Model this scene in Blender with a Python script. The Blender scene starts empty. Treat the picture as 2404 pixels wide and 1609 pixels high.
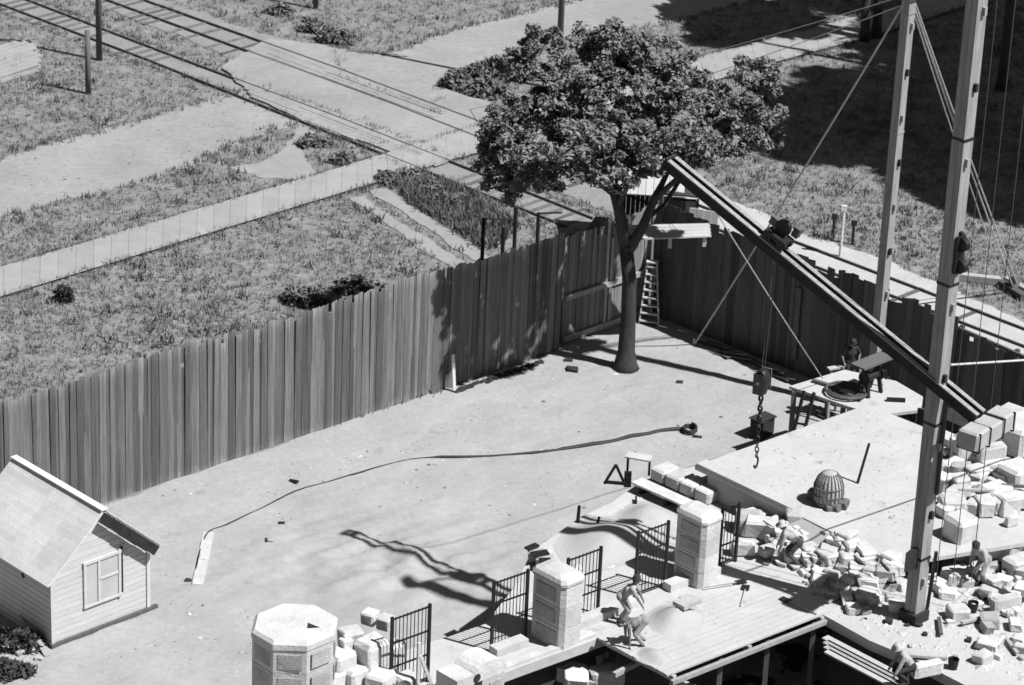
import bpy, bmesh, math, random
import numpy as np
from mathutils import Vector, Matrix
random.seed(7); RNG = np.random.default_rng(7)
R = math.radians
sc = bpy.context.scene
C = sc.collection

# ------------------------------------------------------------------ camera
FPX, PITCH, ROLL, CAMH = 7500.0, R(23.99), R(2.44), 46.0
_R = np.array([1, 0, 0.]); _F = np.array([0, math.cos(PITCH), -math.sin(PITCH)]); _U = np.array([0, math.sin(PITCH), math.cos(PITCH)])
_R, _U = math.cos(ROLL)*_R + math.sin(ROLL)*_U, -math.sin(ROLL)*_R + math.cos(ROLL)*_U
cam_d = bpy.data.cameras.new('camera'); cam = bpy.data.objects.new('camera', cam_d); C.objects.link(cam)
cam_d.sensor_width = 36; cam_d.lens = 36*FPX/2404; cam_d.clip_end = 3000; cam_d.clip_start = 1
cam.matrix_world = Matrix(((_R[0], _U[0], -_F[0], 0), (_R[1], _U[1], -_F[1], 0), (_R[2], _U[2], -_F[2], CAMH), (0, 0, 0, 1)))
sc.camera = cam
cam_d.dof.use_dof = True; cam_d.dof.focus_distance = 64.0; cam_d.dof.aperture_fstop = 3.0      # the old print is a little soft all over
# ------------------------------------------------------------------ sky and sun
SUN_EL, SUN_H = 55.0, np.array([0.906, -0.423])        # direction towards the sun on the ground
w = bpy.data.worlds.new('World'); sc.world = w; w.use_nodes = True
nt = w.node_tree; bg = nt.nodes['Background']
sky = nt.nodes.new('ShaderNodeTexSky'); sky.sky_type = 'NISHITA'; sky.sun_disc = False
sky.sun_elevation = R(SUN_EL); sky.sun_rotation = math.atan2(SUN_H[0], SUN_H[1])
sky.dust_density = 0.5
bw = nt.nodes.new('ShaderNodeSeparateColor')                 # red-filtered film: the sky's red channel only
nt.links.new(sky.outputs[0], bw.inputs[0]); nt.links.new(bw.outputs[0], bg.inputs[0]); bg.inputs[1].default_value = 0.05
sd = bpy.data.lights.new('sun', 'SUN'); sd.energy = 5.0; sd.angle = R(0.55); sd.color = (1, 1, 1)
so = bpy.data.objects.new('sun', sd); C.objects.link(so)
sv = Vector((SUN_H[0]*math.cos(R(SUN_EL)), SUN_H[1]*math.cos(R(SUN_EL)), math.sin(R(SUN_EL))))
so.rotation_euler = sv.to_track_quat('Z', 'Y').to_euler(); so.location = (30, 60, 80)
sc.view_settings.view_transform = 'Standard'; sc.view_settings.look = 'None'
sc.view_settings.exposure = 0.47; sc.view_settings.gamma = 1
sc.view_settings.use_curve_mapping = False
sc.cycles.max_bounces = 6; sc.cycles.diffuse_bounces = 1

# ------------------------------------------------------------------ measuring: survey point in the photograph -> place in the yard
def S(x, y, z=0.0):
    d = _R*(x-1202)/FPX - _U*(y-804.5)/FPX + _F
    t = (z-CAMH)/d[2]
    return Vector((d[0]*t, d[1]*t, z))
K = 2404/2343
def D(x, y, z=0.0): return S(x*K, y*K, z)
def zat(P, x, y):
    d = _R*(x*K-1202)/FPX - _U*(y*K-804.5)/FPX + _F
    return CAMH + d[2]*math.hypot(P[0], P[1])/math.hypot(d[0], d[1])
FZ, SZ = 3.2, 4.05                 # heights of the working floor and of the higher slab
A = Vector((math.sin(R(45.3)), math.cos(R(45.3)), 0)); B = Vector((-A.y, A.x, 0)); Z = Vector((0, 0, 1))

# ------------------------------------------------------------------ materials
MATS = {}
def mat(name, v, rough=0.85, ends=None, var=0.25, scale=3.0, stretch=(1, 1, 1), rnd=0.0, bump=0.0, fine=0.0, fscale=40.0, spots=None, obj_space=False):
    """grey material: v = reflectance, var = amount of mottling, rnd = change from piece to piece, spots=(scale, threshold, factor)"""
    if name in MATS: return MATS[name]
    m = bpy.data.materials.new(name); m.use_nodes = True; t = m.node_tree; b = t.nodes['Principled BSDF']
    b.inputs['Roughness'].default_value = rough
    b.inputs['Specular IOR Level'].default_value = 0.25
    if obj_space:
        tc = t.nodes.new('ShaderNodeTexCoord'); pos = tc.outputs['Object']
    else:
        g = t.nodes.new('ShaderNodeNewGeometry'); pos = g.outputs['Position']
    mp = t.nodes.new('ShaderNodeMapping'); mp.inputs['Scale'].default_value = stretch; t.links.new(pos, mp.inputs[0])
    def math_(op, a, bb):
        n = t.nodes.new('ShaderNodeMath'); n.operation = op
        for i, q in enumerate((a, bb)):
            if isinstance(q, (int, float)): n.inputs[i].default_value = q
            else: t.links.new(q, n.inputs[i])
        return n.outputs[0]
    def noise(s, det=6):
        n = t.nodes.new('ShaderNodeTexNoise'); n.inputs['Scale'].default_value = s; n.inputs['Detail'].default_value = det
        n.inputs['Roughness'].default_value = 0.62; t.links.new(mp.outputs[0], n.inputs['Vector']); return n.outputs['Fac']
    n1 = noise(scale)
    val = math_('ADD', math_('MULTIPLY', math_('SUBTRACT', n1, 0.5), 2*var*2), 1.0)
    if fine:
        n2 = noise(fscale, 3); val = math_('MULTIPLY', val, math_('ADD', math_('MULTIPLY', math_('SUBTRACT', n2, 0.5), 2*fine*2), 1.0))
    if rnd:
        oi = t.nodes.new('ShaderNodeObjectInfo')
        val = math_('MULTIPLY', val, math_('ADD', math_('MULTIPLY', math_('SUBTRACT', oi.outputs['Random'], 0.5), 2*rnd), 1.0))
    if spots:
        n3 = noise(spots[0], 4)
        cr = t.nodes.new('ShaderNodeMapRange'); cr.inputs[1].default_value = spots[1]-0.05; cr.inputs[2].default_value = spots[1]+0.05
        cr.inputs[3].default_value = 1.0; cr.inputs[4].default_value = spots[2]; t.links.new(n3, cr.inputs[0])
        val = math_('MULTIPLY', val, cr.outputs[0])
    if ends:                                            # boards bleached at the top end and dusty at the foot (unit-length boards)
        tz = t.nodes.new('ShaderNodeTexCoord'); sx = t.nodes.new('ShaderNodeSeparateXYZ'); t.links.new(tz.outputs['Object'], sx.inputs[0])
        wob = math_('ADD', sx.outputs[2], math_('MULTIPLY', math_('SUBTRACT', noise(2.2, 4), 0.5), 0.22))
        for lo_, hi_, amt in ((.90, 1.03, ends[0]), (.07, .0, ends[1])):
            mr = t.nodes.new('ShaderNodeMapRange'); mr.interpolation_type = 'SMOOTHSTEP'
            mr.inputs[1].default_value = lo_; mr.inputs[2].default_value = hi_; mr.inputs[3].default_value = 1.0; mr.inputs[4].default_value = 1.0+amt
            t.links.new(wob, mr.inputs[0]); val = math_('MULTIPLY', val, mr.outputs[0])
    val = math_('MAXIMUM', math_('MULTIPLY', val, v), 0.006)
    cc = t.nodes.new('ShaderNodeCombineColor')
    for i in range(3): t.links.new(val, cc.inputs[i])
    t.links.new(cc.outputs[0], b.inputs['Base Color'])
    if bump:
        bp = t.nodes.new('ShaderNodeBump'); bp.inputs['Strength'].default_value = bump; bp.inputs['Distance'].default_value = 0.05
        nb = noise(scale*6, 8); t.links.new(nb, bp.inputs['Height']); t.links.new(bp.outputs[0], b.inputs['Normal'])
    MATS[name] = m; return m

M_grass = mat('dry grass soil', 0.185, var=0.36, scale=0.8, fine=0.35, fscale=5, bump=0.6)
M_blade = mat('grass blades', 0.172, var=0.5, scale=0.8, rnd=0)
M_weed = mat('weed leaves', 0.14, var=0.4, scale=1.2)
M_yard = mat('sandy yard', 0.32, var=0.12, scale=0.35, fine=0.10, fscale=5, bump=0.5, stretch=(1, 1, 1), spots=(1.1, 0.67, 0.84))
M_road = mat('dirt road', 0.265, var=0.18, scale=0.30, fine=0.12, fscale=3.5, bump=0.3, spots=(0.9, 0.66, 0.85))
M_dust = mat('pale dusty track', 0.265, var=0.14, scale=0.8, fine=0.1, fscale=8, bump=0.3)
M_fenceP = mat('pale fence board', 0.20, var=0.30, scale=1.6, stretch=(8, 8, 0.35), rnd=0.2, fine=0.2, fscale=9, bump=0.35)  # paler tone than the long fence's boards
M_ballast = mat('track ballast', 0.225, var=0.18, scale=0.9, fine=0.22, fscale=14, bump=0.6)
M_chalk = mat('white ballast', 0.40, var=0.10, scale=0.8, fine=0.12, fscale=12, bump=0.5)
M_walk = mat('worn concrete slab', 0.285, var=0.12, scale=1.2, fine=0.08, fscale=9, rnd=0.06, bump=0.2)
M_joint = mat('slab joint soil', 0.25, var=0.3, scale=3)
M_rail = mat('rusty rail steel', 0.085, rough=0.6, var=0.3, scale=4)
M_tie = mat('weathered sleeper wood', 0.13, var=0.4, scale=4, rnd=0.35, bump=0.4)
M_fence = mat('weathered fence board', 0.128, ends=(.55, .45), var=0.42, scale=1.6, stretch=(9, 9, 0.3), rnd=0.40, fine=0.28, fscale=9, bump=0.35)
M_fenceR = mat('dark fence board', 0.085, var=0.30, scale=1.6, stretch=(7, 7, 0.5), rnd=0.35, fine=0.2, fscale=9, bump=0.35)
M_wood = mat('pale sawn timber', 0.36, var=0.18, scale=2.5, stretch=(3, 3, 1), rnd=0.2, fine=0.12, fscale=22, bump=0.25)
M_mast = mat('mast timber', 0.27, var=0.36, scale=1.6, stretch=(6, 6, 0.5), rnd=0.06, fine=0.18, fscale=12, bump=0.3)
M_boom = mat('shaded boom timber', 0.028, var=0.3, scale=2.0, stretch=(2, 2, 2), rnd=0.1, fine=0.2, fscale=12, bump=0.3)  # near-black tone has the shade of the boom's sides in it
M_pole = mat('grey pole wood', 0.10, var=0.25, scale=3, stretch=(4, 4, 0.6), rnd=0.2)
M_white = mat('white stone', 0.50, var=0.18, scale=1.6, fine=0.08, fscale=10, rnd=0.14, bump=0.5)
M_plaster = mat('pale concrete floor', 0.43, var=0.10, scale=0.7, fine=0.07, fscale=6, bump=0.3, spots=(1.2, 0.66, 0.78))
M_conc = mat('grey concrete beam', 0.36, var=0.12, scale=1.4, fine=0.15, fscale=20, bump=0.3)
M_panel = mat('grey stone panel', 0.36, var=0.25, scale=3, fine=0.15, fscale=16, rnd=0.1, bump=0.5)
M_sand = mat('sand heap', 0.37, var=0.08, scale=1.1, fine=0.05, fscale=14, bump=0.2)
M_dark = mat('dark earth and painted shade', 0.03, var=0.4, scale=2.5)  # earth and dark objects, also painted shade in the gap and pit
M_wallin = mat('shade-dark basement wall', 0.05, var=0.5, scale=1.2)  # dark tone paints the shade inside the basement
M_iron = mat('black wrought iron', 0.018, rough=0.5, var=0.2, scale=8)
M_rope = mat('hemp rope', 0.45, var=0.2, scale=6)
M_ropedk = mat('wire rope', 0.07, rough=0.6, var=0.2, scale=6)
M_hose = mat('black rubber hose', 0.03, rough=0.6, var=0.2, scale=6)
M_shedw = mat('whitewashed siding', 0.50, var=0.10, scale=1.5, stretch=(1, 1, 4), fine=0.06, fscale=10, rnd=0.05, bump=0.15)
M_roof = mat('pale roof shingle', 0.60, var=0.10, scale=2.0, fine=0.08, fscale=20, rnd=0.12, bump=0.2)
M_tar = mat('tar paper', 0.022, var=0.5, scale=4)
M_hutw = mat('dark hut boarding', 0.035, var=0.4, scale=3, rnd=0.3)
M_sheet = mat('whitewashed sheet', 0.42, var=0.12, scale=1.5, rnd=0.05)
M_glass = mat('window glass', 0.10, rough=0.15, var=0.1, scale=2)
M_bark = mat('tree bark', 0.045, var=0.4, scale=3, stretch=(4, 4, 0.8), bump=0.6)
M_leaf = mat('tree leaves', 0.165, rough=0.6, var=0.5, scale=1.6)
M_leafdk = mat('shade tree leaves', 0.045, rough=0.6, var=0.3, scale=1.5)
M_stain = mat('damp trampled soil', 0.13, var=0.3, scale=2.5, fine=0.3, fscale=8)
M_skin = mat('skin', 0.17, rough=0.6, var=0.06, scale=8)
M_shirt = mat('white shirt', 0.46, var=0.14, scale=9, bump=0.9)
M_pants = mat('pale work trousers', 0.34, var=0.22, scale=7, bump=0.9)
M_pantsg = mat('grey work trousers', 0.10, var=0.25, scale=7, bump=0.9)
M_overall = mat('dark overalls', 0.03, var=0.2, scale=9)
M_hat = mat('straw hat', 0.45, var=0.08, scale=20)
M_cap = mat('dark cap', 0.035, var=0.1, scale=20)
M_hair = mat('dark hair', 0.02, var=0.2, scale=30)
M_wicker = mat('woven wicker', 0.12, var=0.3, scale=14)
M_canvas = mat('canvas', 0.42, var=0.12, scale=3)

# ------------------------------------------------------------------ mesh helpers
class MB:
    def __init__(s): s.v = []; s.f = []
    def add(s, vs, fs):
        o = len(s.v); s.v += [tuple(q) for q in vs]; s.f += [tuple(i+o for i in f) for f in fs]; return s
    def box(s, c, dims, ax=None):
        ax = ax or (Vector((1, 0, 0)), Vector((0, 1, 0)), Z); c = Vector(c); h = [a*(d/2) for a, d in zip(ax, dims)]
        vs = [c + h[0]*i + h[1]*j + h[2]*k for k in (-1, 1) for j in (-1, 1) for i in (-1, 1)]
        return s.add(vs, [(0, 2, 3, 1), (4, 5, 7, 6), (0, 1, 5, 4), (2, 6, 7, 3), (0, 4, 6, 2), (1, 3, 7, 5)])
    def bar(s, p, q, wd, th, up=Z):
        p, q = Vector(p), Vector(q); d = (q-p).normalized(); side = d.cross(up)
        if side.length < 1e-4: side = d.cross(Vector((1, 0, 0)))
        side.normalize(); u = side.cross(d).normalized()
        return s.box((p+q)/2, ((q-p).length, wd, th), (d, side, u))
    def prism(s, pts, z0, z1):
        n = len(pts); a = sum(pts[i][0]*pts[(i+1) % n][1]-pts[(i+1) % n][0]*pts[i][1] for i in range(n))
        if a < 0: pts = pts[::-1]
        vs = [(q[0], q[1], z0) for q in pts] + [(q[0], q[1], z1) for q in pts]
        return s.add(vs, [tuple(range(n))[::-1], tuple(range(n, 2*n))] + [(i, (i+1) % n, n+(i+1) % n, n+i) for i in range(n)])
    def loft(s, rings, cap=True):
        n = len(rings[0]); vs = [p for r_ in rings for p in r_]; fs = []
        for k in range(len(rings)-1):
            for i in range(n): fs.append((k*n+i, k*n+(i+1) % n, (k+1)*n+(i+1) % n, (k+1)*n+i))
        if cap: fs += [tuple(range(n))[::-1], tuple((len(rings)-1)*n+i for i in range(n))]
        return s.add(vs, fs)
    def tube(s, pts, rad, n=8, cap=True):
        pts = [Vector(p) for p in pts]; rad = rad if isinstance(rad, (list, tuple)) else [rad]*len(pts); rings = []
        for i, p in enumerate(pts):
            d = (pts[min(i+1, len(pts)-1)]-pts[max(i-1, 0)]).normalized()
            a = d.cross(Vector((0.31, 0.17, 0.93))); a = a if a.length > 1e-3 else d.cross(Vector((1, 0, 0))); a.normalize(); b = d.cross(a)
            rings.append([p + (a*math.cos(2*math.pi*k/n)+b*math.sin(2*math.pi*k/n))*rad[i] for k in range(n)])
        return s.loft(rings, cap)
    def lathe(s, c, prof, n=12, ax=None):
        c = Vector(c); x, y, z = ax or (Vector((1, 0, 0)), Vector((0, 1, 0)), Z)
        return s.loft([[c + x*(r_*math.cos(2*math.pi*k/n)) + y*(r_*math.sin(2*math.pi*k/n)) + z*h for k in range(n)] for r_, h in prof])
    def rock(s, c, dims, seed, ax=None, rough=0.12):
        rr = random.Random(seed); c = Vector(c); x, y, z = ax or (Vector((1, 0, 0)), Vector((0, 1, 0)), Z)
        bm = bmesh.new(); bmesh.ops.create_cube(bm, size=1.0)
        bmesh.ops.bevel(bm, geom=bm.edges[:], offset=0.10, segments=1, affect='EDGES')
        bm.verts.ensure_lookup_table()
        vs = []
        for v in bm.verts:
            q = [v.co[i]*dims[i]*(1+rr.uniform(-rough, rough)) for i in range(3)]
            vs.append(c + x*q[0] + y*q[1] + z*q[2])
        fs = [[v.index for v in f.verts] for f in bm.faces]; bm.free()
        return s.add(vs, fs)
def link(o, parent=None, root=None):
    C.objects.link(o)
    if parent is not None: o.parent = parent
    return o
def origin_of(parent):
    o = Vector((0, 0, 0))
    while parent is not None: o = o + Vector(parent.location); parent = parent.parent
    return o
def obj(name, mb, m, parent=None, smooth=False, label=None):
    off = origin_of(parent)
    me = bpy.data.meshes.new(name); me.from_pydata([(v[0]-off.x, v[1]-off.y, v[2]-off.z) for v in mb.v], [], mb.f); me.update()
    me.materials.append(m)
    if smooth:
        for p in me.polygons: p.use_smooth = True
    o = bpy.data.objects.new(name, me); link(o, parent)
    if label: o['label'] = label
    return o
def inst(name, me, parent, loc, rot=(0, 0, 0), scale=(1, 1, 1)):
    o = bpy.data.objects.new(name, me); o.location = Vector(loc)-origin_of(parent); o.rotation_euler = rot; o.scale = scale
    return link(o, parent)
def unit(name, mb, m, smooth=False):
    me = bpy.data.meshes.new(name); me.from_pydata([tuple(v) for v in mb.v], [], mb.f); me.update(); me.materials.append(m)
    return me
def tag(o, label, cat, group=None, kind=None):
    o['label'] = label; o['category'] = cat
    if group: o['group'] = group
    if kind: o['kind'] = kind
    return o
def thing(name, label, cat, loc, group=None):
    o = bpy.data.objects.new(name, None); o.empty_display_size = 0.3; o.location = Vector(loc); C.objects.link(o)
    return tag(o, label, cat, group)
def struct(o): o['kind'] = 'structure'; return o
def single(name, mb, m, label, cat, group=None, smooth=False):
    """a thing that is one mesh: origin put at its own foot"""
    vs = np.array(mb.v); c = vs.mean(0); c[2] = vs[:, 2].min()
    me = bpy.data.meshes.new(name); me.from_pydata([tuple(v) for v in (vs-c)], [], mb.f); me.update(); me.materials.append(m)
    if smooth:
        for p in me.polygons: p.use_smooth = True
    o = bpy.data.objects.new(name, me); o.location = c; C.objects.link(o)
    return tag(o, label, cat, group)
def rough_poly(pts, step=0.5, jit=0.18, seed=1):
    rr = random.Random(seed); out = []; n = len(pts)
    ph = [rr.uniform(0, 6.28) for _ in range(4)]; s = 0
    for i in range(n):
        a, b = Vector(pts[i]), Vector(pts[(i+1) % n]); L = (b-a).length; k = max(1, int(L/step)); nrm = Vector((-(b-a).y, (b-a).x, 0)).normalized()
        for j in range(k):
            s += step
            d = jit*(0.5*math.sin(s*0.9+ph[0])+0.4*math.sin(s*2.3+ph[1])+0.5*math.sin(s*0.31+ph[2])+rr.uniform(-.5, .5))
            out.append(a.lerp(b, j/k) + nrm*d)
    return out
def sheet(name, pts, z, m, step=0.5, jit=0.15, seed=1):
    ps = rough_poly([Vector((p[0], p[1], 0)) for p in pts], step, jit, seed)
    me = bpy.data.meshes.new(name); me.from_pydata([(p.x, p.y, z) for p in ps], [], [tuple(range(len(ps)))]); me.update(); me.materials.append(m)
    if me.polygons[0].normal.z < 0: me.flip_normals()
    return struct(link(bpy.data.objects.new(name, me)))
def inpoly(px, py, poly):
    ins = np.zeros(len(px), bool); n = len(poly)
    for i in range(n):
        x0, y0 = poly[i][:2]; x1, y1 = poly[(i+1) % n][:2]
        c = ((y0 > py) != (y1 > py)) & (px < (x1-x0)*(py-y0)/(y1-y0+1e-12)+x0); ins ^= c
    return ins

# ================================================================== GROUND
mb = MB(); mb.add([(-900, -700, 0), (900, -700, 0), (900, 1500, 0), (-900, 1500, 0)], [(0, 1, 2, 3)])
struct(obj('ground', mb, M_grass))
P_road1 = [D(*q) for q in [(-500, 505), (-120, 410), (0, 360), (120, 328), (300, 282), (430, 243), (560, 214), (640, 214), (860, 300), (870, 330), (800, 340), (690, 284), (655, 288), (560, 322), (500, 346), (420, 386), (340, 412), (250, 442), (120, 467), (0, 502), (-130, 535), (-500, 640)]]
P_road2 = [D(*q) for q in [(760, 110), (860, 131), (960, 97), (1050, 66), (1180, 34), (1310, 4), (1420, -30), (1700, -120), (2300, -330), (2500, -330), (1900, -60), (1760, -10), (1690, 12), (1600, 36), (1500, 58), (1350, 80), (1200, 112), (1090, 168), (1000, 206), (1000, 260), (800, 190)]]
P_path = [D(*q) for q in [(690, 284), (655, 340), (590, 372), (520, 385), (590, 405), (700, 415), (742, 408), (710, 372), (690, 340), (720, 300)]]
P_walk = [S(*q) for q in [(-260, 708), (0, 633), (733, 418), (1652, 136), (2110, 17), (2500, -105), (2500, -60), (2082, 79), (1817, 151), (800, 458), (69, 681), (-260, 782)]]
P_yard = [S(-160, 1330), S(255, 1181), S(1290, 832), S(1345, 795), S(1540, 730), S(1720, 800), S(2200, 1010), S(2800, 1250), S(2800, 2300), S(-900, 2300), S(-900, 1560)]
sheet('road', P_road1, 0.008, M_road, 0.4, 0.22, 3)
o = sheet('road', P_road2, 0.008, M_road, 0.4, 0.22, 4)
sheet('dirt_path', P_path, 0.014, M_dust, 0.3, 0.16, 5)
sheet('yard', P_yard, 0.010, M_yard, 0.5, 0.10, 6)
def yard_height(x, y):
    n = (np.sin(x*1.7+np.sin(y*1.3)*1.5)*np.sin(y*1.9+np.sin(x*1.1)*1.2)+.6*np.sin(x*4.1+y*1.3+np.sin(y*3))*np.sin(y*3.7-x*.7)+.35*np.sin(x*8.3+1)*np.sin(y*7.9+x*2))
    g1 = np.exp(-(((x+3.2)/3.6)**2+((y-86.3)/2.2)**2)); dips = .03+.17*g1
    edge = np.clip((y-74)/2, 0, 1)
    return .014+edge*np.maximum(0, dips*(.45+.75*n)+.14*g1)
gx, gy = np.meshgrid(np.arange(-19, 17, .16), np.arange(74, 106.5, .16)); hh_ = yard_height(gx, gy)+RNG.uniform(0, .008, gx.shape)
ins = inpoly(gx.ravel(), gy.ravel(), [tuple(p) for p in rough_poly([Vector((p[0], p[1], 0)) for p in P_yard], .5, .10, 6)]).reshape(gx.shape)
ny_, nx_ = gx.shape; idx = np.arange(nx_*ny_).reshape(ny_, nx_)
okq = ins[:-1, :-1] & ins[1:, :-1] & ins[:-1, 1:] & ins[1:, 1:]
YF = np.stack([idx[:-1, :-1][okq], idx[:-1, 1:][okq], idx[1:, 1:][okq], idx[1:, :-1][okq]], 1); YV = np.stack([gx.ravel(), gy.ravel(), hh_.ravel()], 1)
# driveway ruts between walk and fence
P_rut1 = [D(*q) for q in [(800, 455), (835, 448), (905, 500), (990, 556), (1068, 605), (1130, 650), (1080, 655), (1030, 608), (950, 560), (870, 503)]]
P_rut2 = [D(*q) for q in [(850, 440), (880, 432), (950, 478), (1040, 535), (1110, 582), (1190, 640), (1150, 650), (1085, 600), (1000, 540), (910, 482)]]
sheet('wheel_track', P_rut1, 0.024, M_dust, 0.3, 0.10, 7)
sheet('wheel_track', P_rut2, 0.024, M_dust, 0.3, 0.10, 8)
# track beds (measured between rails seen in the picture)
P_bed1 = [D(*q) for q in [(-400, -160), (-60, -60), (250, 68), (420, 132), (560, 190), (790, 270), (960, 335), (1230, 440), (1420, 520), (1290, 545), (1170, 475), (960, 400), (830, 340), (620, 250), (520, 205), (330, 150), (180, 95), (-20, 20), (-400, -130)]]
P_bed2 = [D(*q) for q in [(100, -120), (330, -12), (590, 76), (870, 140), (1010, 205), (1150, 262), (1400, 352), (1700, 470), (1850, 546), (1990, 584), (2130, 646), (2343, 735), (2700, 880), (2700, 1010), (2343, 850), (2000, 720), (1800, 640), (1500, 520), (1250, 430), (1040, 330), (880, 270), (700, 205), (500, 120), (240, 20), (-100, -110)]]
sheet('track_bed', P_bed1, 0.016, M_ballast, 0.35, 0.16, 9)
sheet('track_bed', P_bed2, 0.020, M_ballast, 0.35, 0.16, 10)
P_white = [D(*q) for q in [(1560, 420), (1700, 470), (1850, 543), (1990, 582), (2130, 644), (2343, 733), (2700, 880), (2700, 1010), (2343, 850), (2000, 720), (1800, 640), (1600, 530)]]
sheet('track_bed', P_white, 0.026, M_chalk, 0.3, 0.14, 11)
# light dirt where the road crosses the rails
P_cross = [D(*q) for q in [(560, 214), (500, 160), (620, 90), (860, 131), (1000, 206), (1130, 240), (1150, 330), (1000, 385), (870, 335), (690, 284)]]
sheet('road_crossing', P_cross, 0.095, M_road, 0.4, 0.2, 12)

# grass, weeds
def blades(n, gen, hmin, hmax, nb, spread, wd, m, name, lean=0.6):
    xy = gen(n); k = len(xy)
    cx = np.repeat(xy[:, 0], nb) + RNG.normal(0, spread, k*nb); cy = np.repeat(xy[:, 1], nb) + RNG.normal(0, spread, k*nb)
    hh = np.repeat(RNG.uniform(hmin, hmax, k), nb)*RNG.uniform(.6, 1.2, k*nb); a = RNG.uniform(0, 2*np.pi, k*nb); ln = hh*RNG.uniform(0, lean, k*nb); la = RNG.uniform(0, 2*np.pi, k*nb)
    N = k*nb; v = np.zeros((N, 3, 3))
    v[:, 0] = np.stack([cx-np.cos(a)*wd, cy-np.sin(a)*wd, np.zeros(N)], 1); v[:, 1] = np.stack([cx+np.cos(a)*wd, cy+np.sin(a)*wd, np.zeros(N)], 1)
    v[:, 2] = np.stack([cx+np.cos(la)*ln, cy+np.sin(la)*ln, hh], 1)
    return tri_mesh(name, v.reshape(-1, 3), np.arange(N*3).reshape(-1, 3), m)
def tri_mesh(name, v, f, m, per=3):
    me = bpy.data.meshes.new(name); me.vertices.add(len(v)); me.vertices.foreach_set('co', v.astype(np.float32).ravel())
    me.loops.add(f.size); me.loops.foreach_set('vertex_index', f.astype(np.int32).ravel())
    me.polygons.add(len(f)); me.polygons.foreach_set('loop_start', np.arange(0, f.size, per, dtype=np.int32))
    me.update(calc_edges=True); me.validate(); me.materials.append(m)
    return bpy.data.objects.new(name, me)
o = tri_mesh('yard', YV, YF, M_yard, 4); C.objects.link(o); struct(o)
for p in o.data.polygons: p.use_smooth = True
BARE = [P_road1, P_road2, P_path, P_walk, P_yard, P_rut1, P_rut2, P_bed1, P_bed2, P_cross]
def lownoise(x, y):
    return (np.sin(x*.9+1.3*np.sin(y*.7))+np.sin(y*1.1+1.7*np.sin(x*.5+2))+np.sin(x*2.3-y*1.9)*.7+np.sin(x*.33+y*.41)*1.2)/3.9
def gen_grass(keep=0.2):
    def g(n):
        px = RNG.uniform(-250, 2650, n); py = RNG.uniform(-200, 1000, n)
        d = (_R[None]*((px-1202)/FPX)[:, None] - _U[None]*((py-804.5)/FPX)[:, None] + _F[None]); t = -CAMH/d[:, 2]
        x = d[:, 0]*t; y = d[:, 1]*t; ok = np.ones(n, bool)
        for p in BARE: ok &= ~inpoly(x, y, p)
        ok &= (lownoise(x, y)*.5+RNG.uniform(-.9, .9, n)) > keep-0.2
        return np.stack([x, y], 1)[ok]
    return g
g = C.objects.link
o = blades(90000, gen_grass(0.1), 0.07, 0.22, 4, 0.07, 0.022, M_blade, 'grass'); C.objects.link(o)
tag(o, 'short dry grass covering the open lots around the road and tracks', 'grass', kind='stuff')
o = blades(4600, gen_grass(0.75), 0.16, 0.38, 14, 0.16, 0.04, M_weed, 'weeds', 0.9); C.objects.link(o)
tag(o, 'scattered dark weeds and coarse tufts among the dry grass', 'weeds', kind='stuff')
WP = [D(*q) for q in [(885, 400), (985, 395), (1090, 445), (1180, 520), (1120, 575), (950, 470)]]
def gen_wp(n):
    xs = [p.x for p in WP]; ys = [p.y for p in WP]; x = RNG.uniform(min(xs), max(xs), n); y = RNG.uniform(min(ys), max(ys), n); ok = inpoly(x, y, WP)
    for p in BARE: ok &= ~inpoly(x, y, p)
    return np.stack([x, y], 1)[ok]
o = blades(1500, gen_wp, 0.2, 0.45, 14, 0.14, 0.04, M_weed, 'weeds', 0.9); C.objects.link(o)
tag(o, 'dense tall weeds between the wheel tracks and the near railway spur', 'weeds', kind='stuff')
def along(poly, per, off):
    def g(n):
        out = []
        for i in range(len(poly)):
            a, b = Vector(poly[i]), Vector(poly[(i+1) % len(poly)]); L = (b-a).length
            if L > 60: continue
            for _ in range(int(L*per)):
                q = a.lerp(b, random.random()); out.append((q.x+random.gauss(0, off), q.y+random.gauss(0, off)))
        return np.array(out)
    return g
for pl, seed in ((P_road1, 1), (P_road2, 2), (P_bed1, 3), (P_walk, 4)):
    o = blades(0, along(pl, 7 if pl is not P_walk else 10, 0.16 if pl is not P_walk else 0.05), 0.10, 0.30, 5, 0.09, 0.025, M_weed, 'edge_grass'); C.objects.link(o)
    tag(o, 'ragged fringe of taller grass along a dirt edge', 'grass', group='grass fringes', kind='stuff')

# sidewalk: slabs with recessed joints
def walk_edge(x, lower):
    pts = [(-260, 782), (69, 681), (800, 458), (1817, 151), (2082, 79), (2500, -60)] if lower else [(-260, 708), (0, 633), (733, 418), (1652, 136), (2110, 17), (2500, -105)]
    for (x0, y0), (x1, y1) in zip(pts, pts[1:]):
        if x0 <= x <= x1: return S(x, y0+(y1-y0)*(x-x0)/(x1-x0))
sw = struct(sheet('sidewalk', [p for p in P_walk], 0.085, M_joint, 2.0, 0.0, 1))
lo0, lo1 = walk_edge(-260, True), walk_edge(2500, True); up0, up1 = walk_edge(-260, False), walk_edge(2500, False)
nsl = 84
def poly_at(edge, t):
    tot = [walk_edge(x, edge) for x in np.linspace(-260, 2500, 240)]
    L = [0]
    for a, b in zip(tot, tot[1:]): L.append(L[-1]+(b-a).length)
    s = t*L[-1]
    for i in range(len(tot)-1):
        if L[i+1] >= s: return tot[i].lerp(tot[i+1], (s-L[i])/(L[i+1]-L[i]+1e-9))
    return tot[-1]
LO = [poly_at(True, i/nsl) for i in range(nsl+1)]; UP = [poly_at(False, i/nsl) for i in range(nsl+1)]
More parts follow.
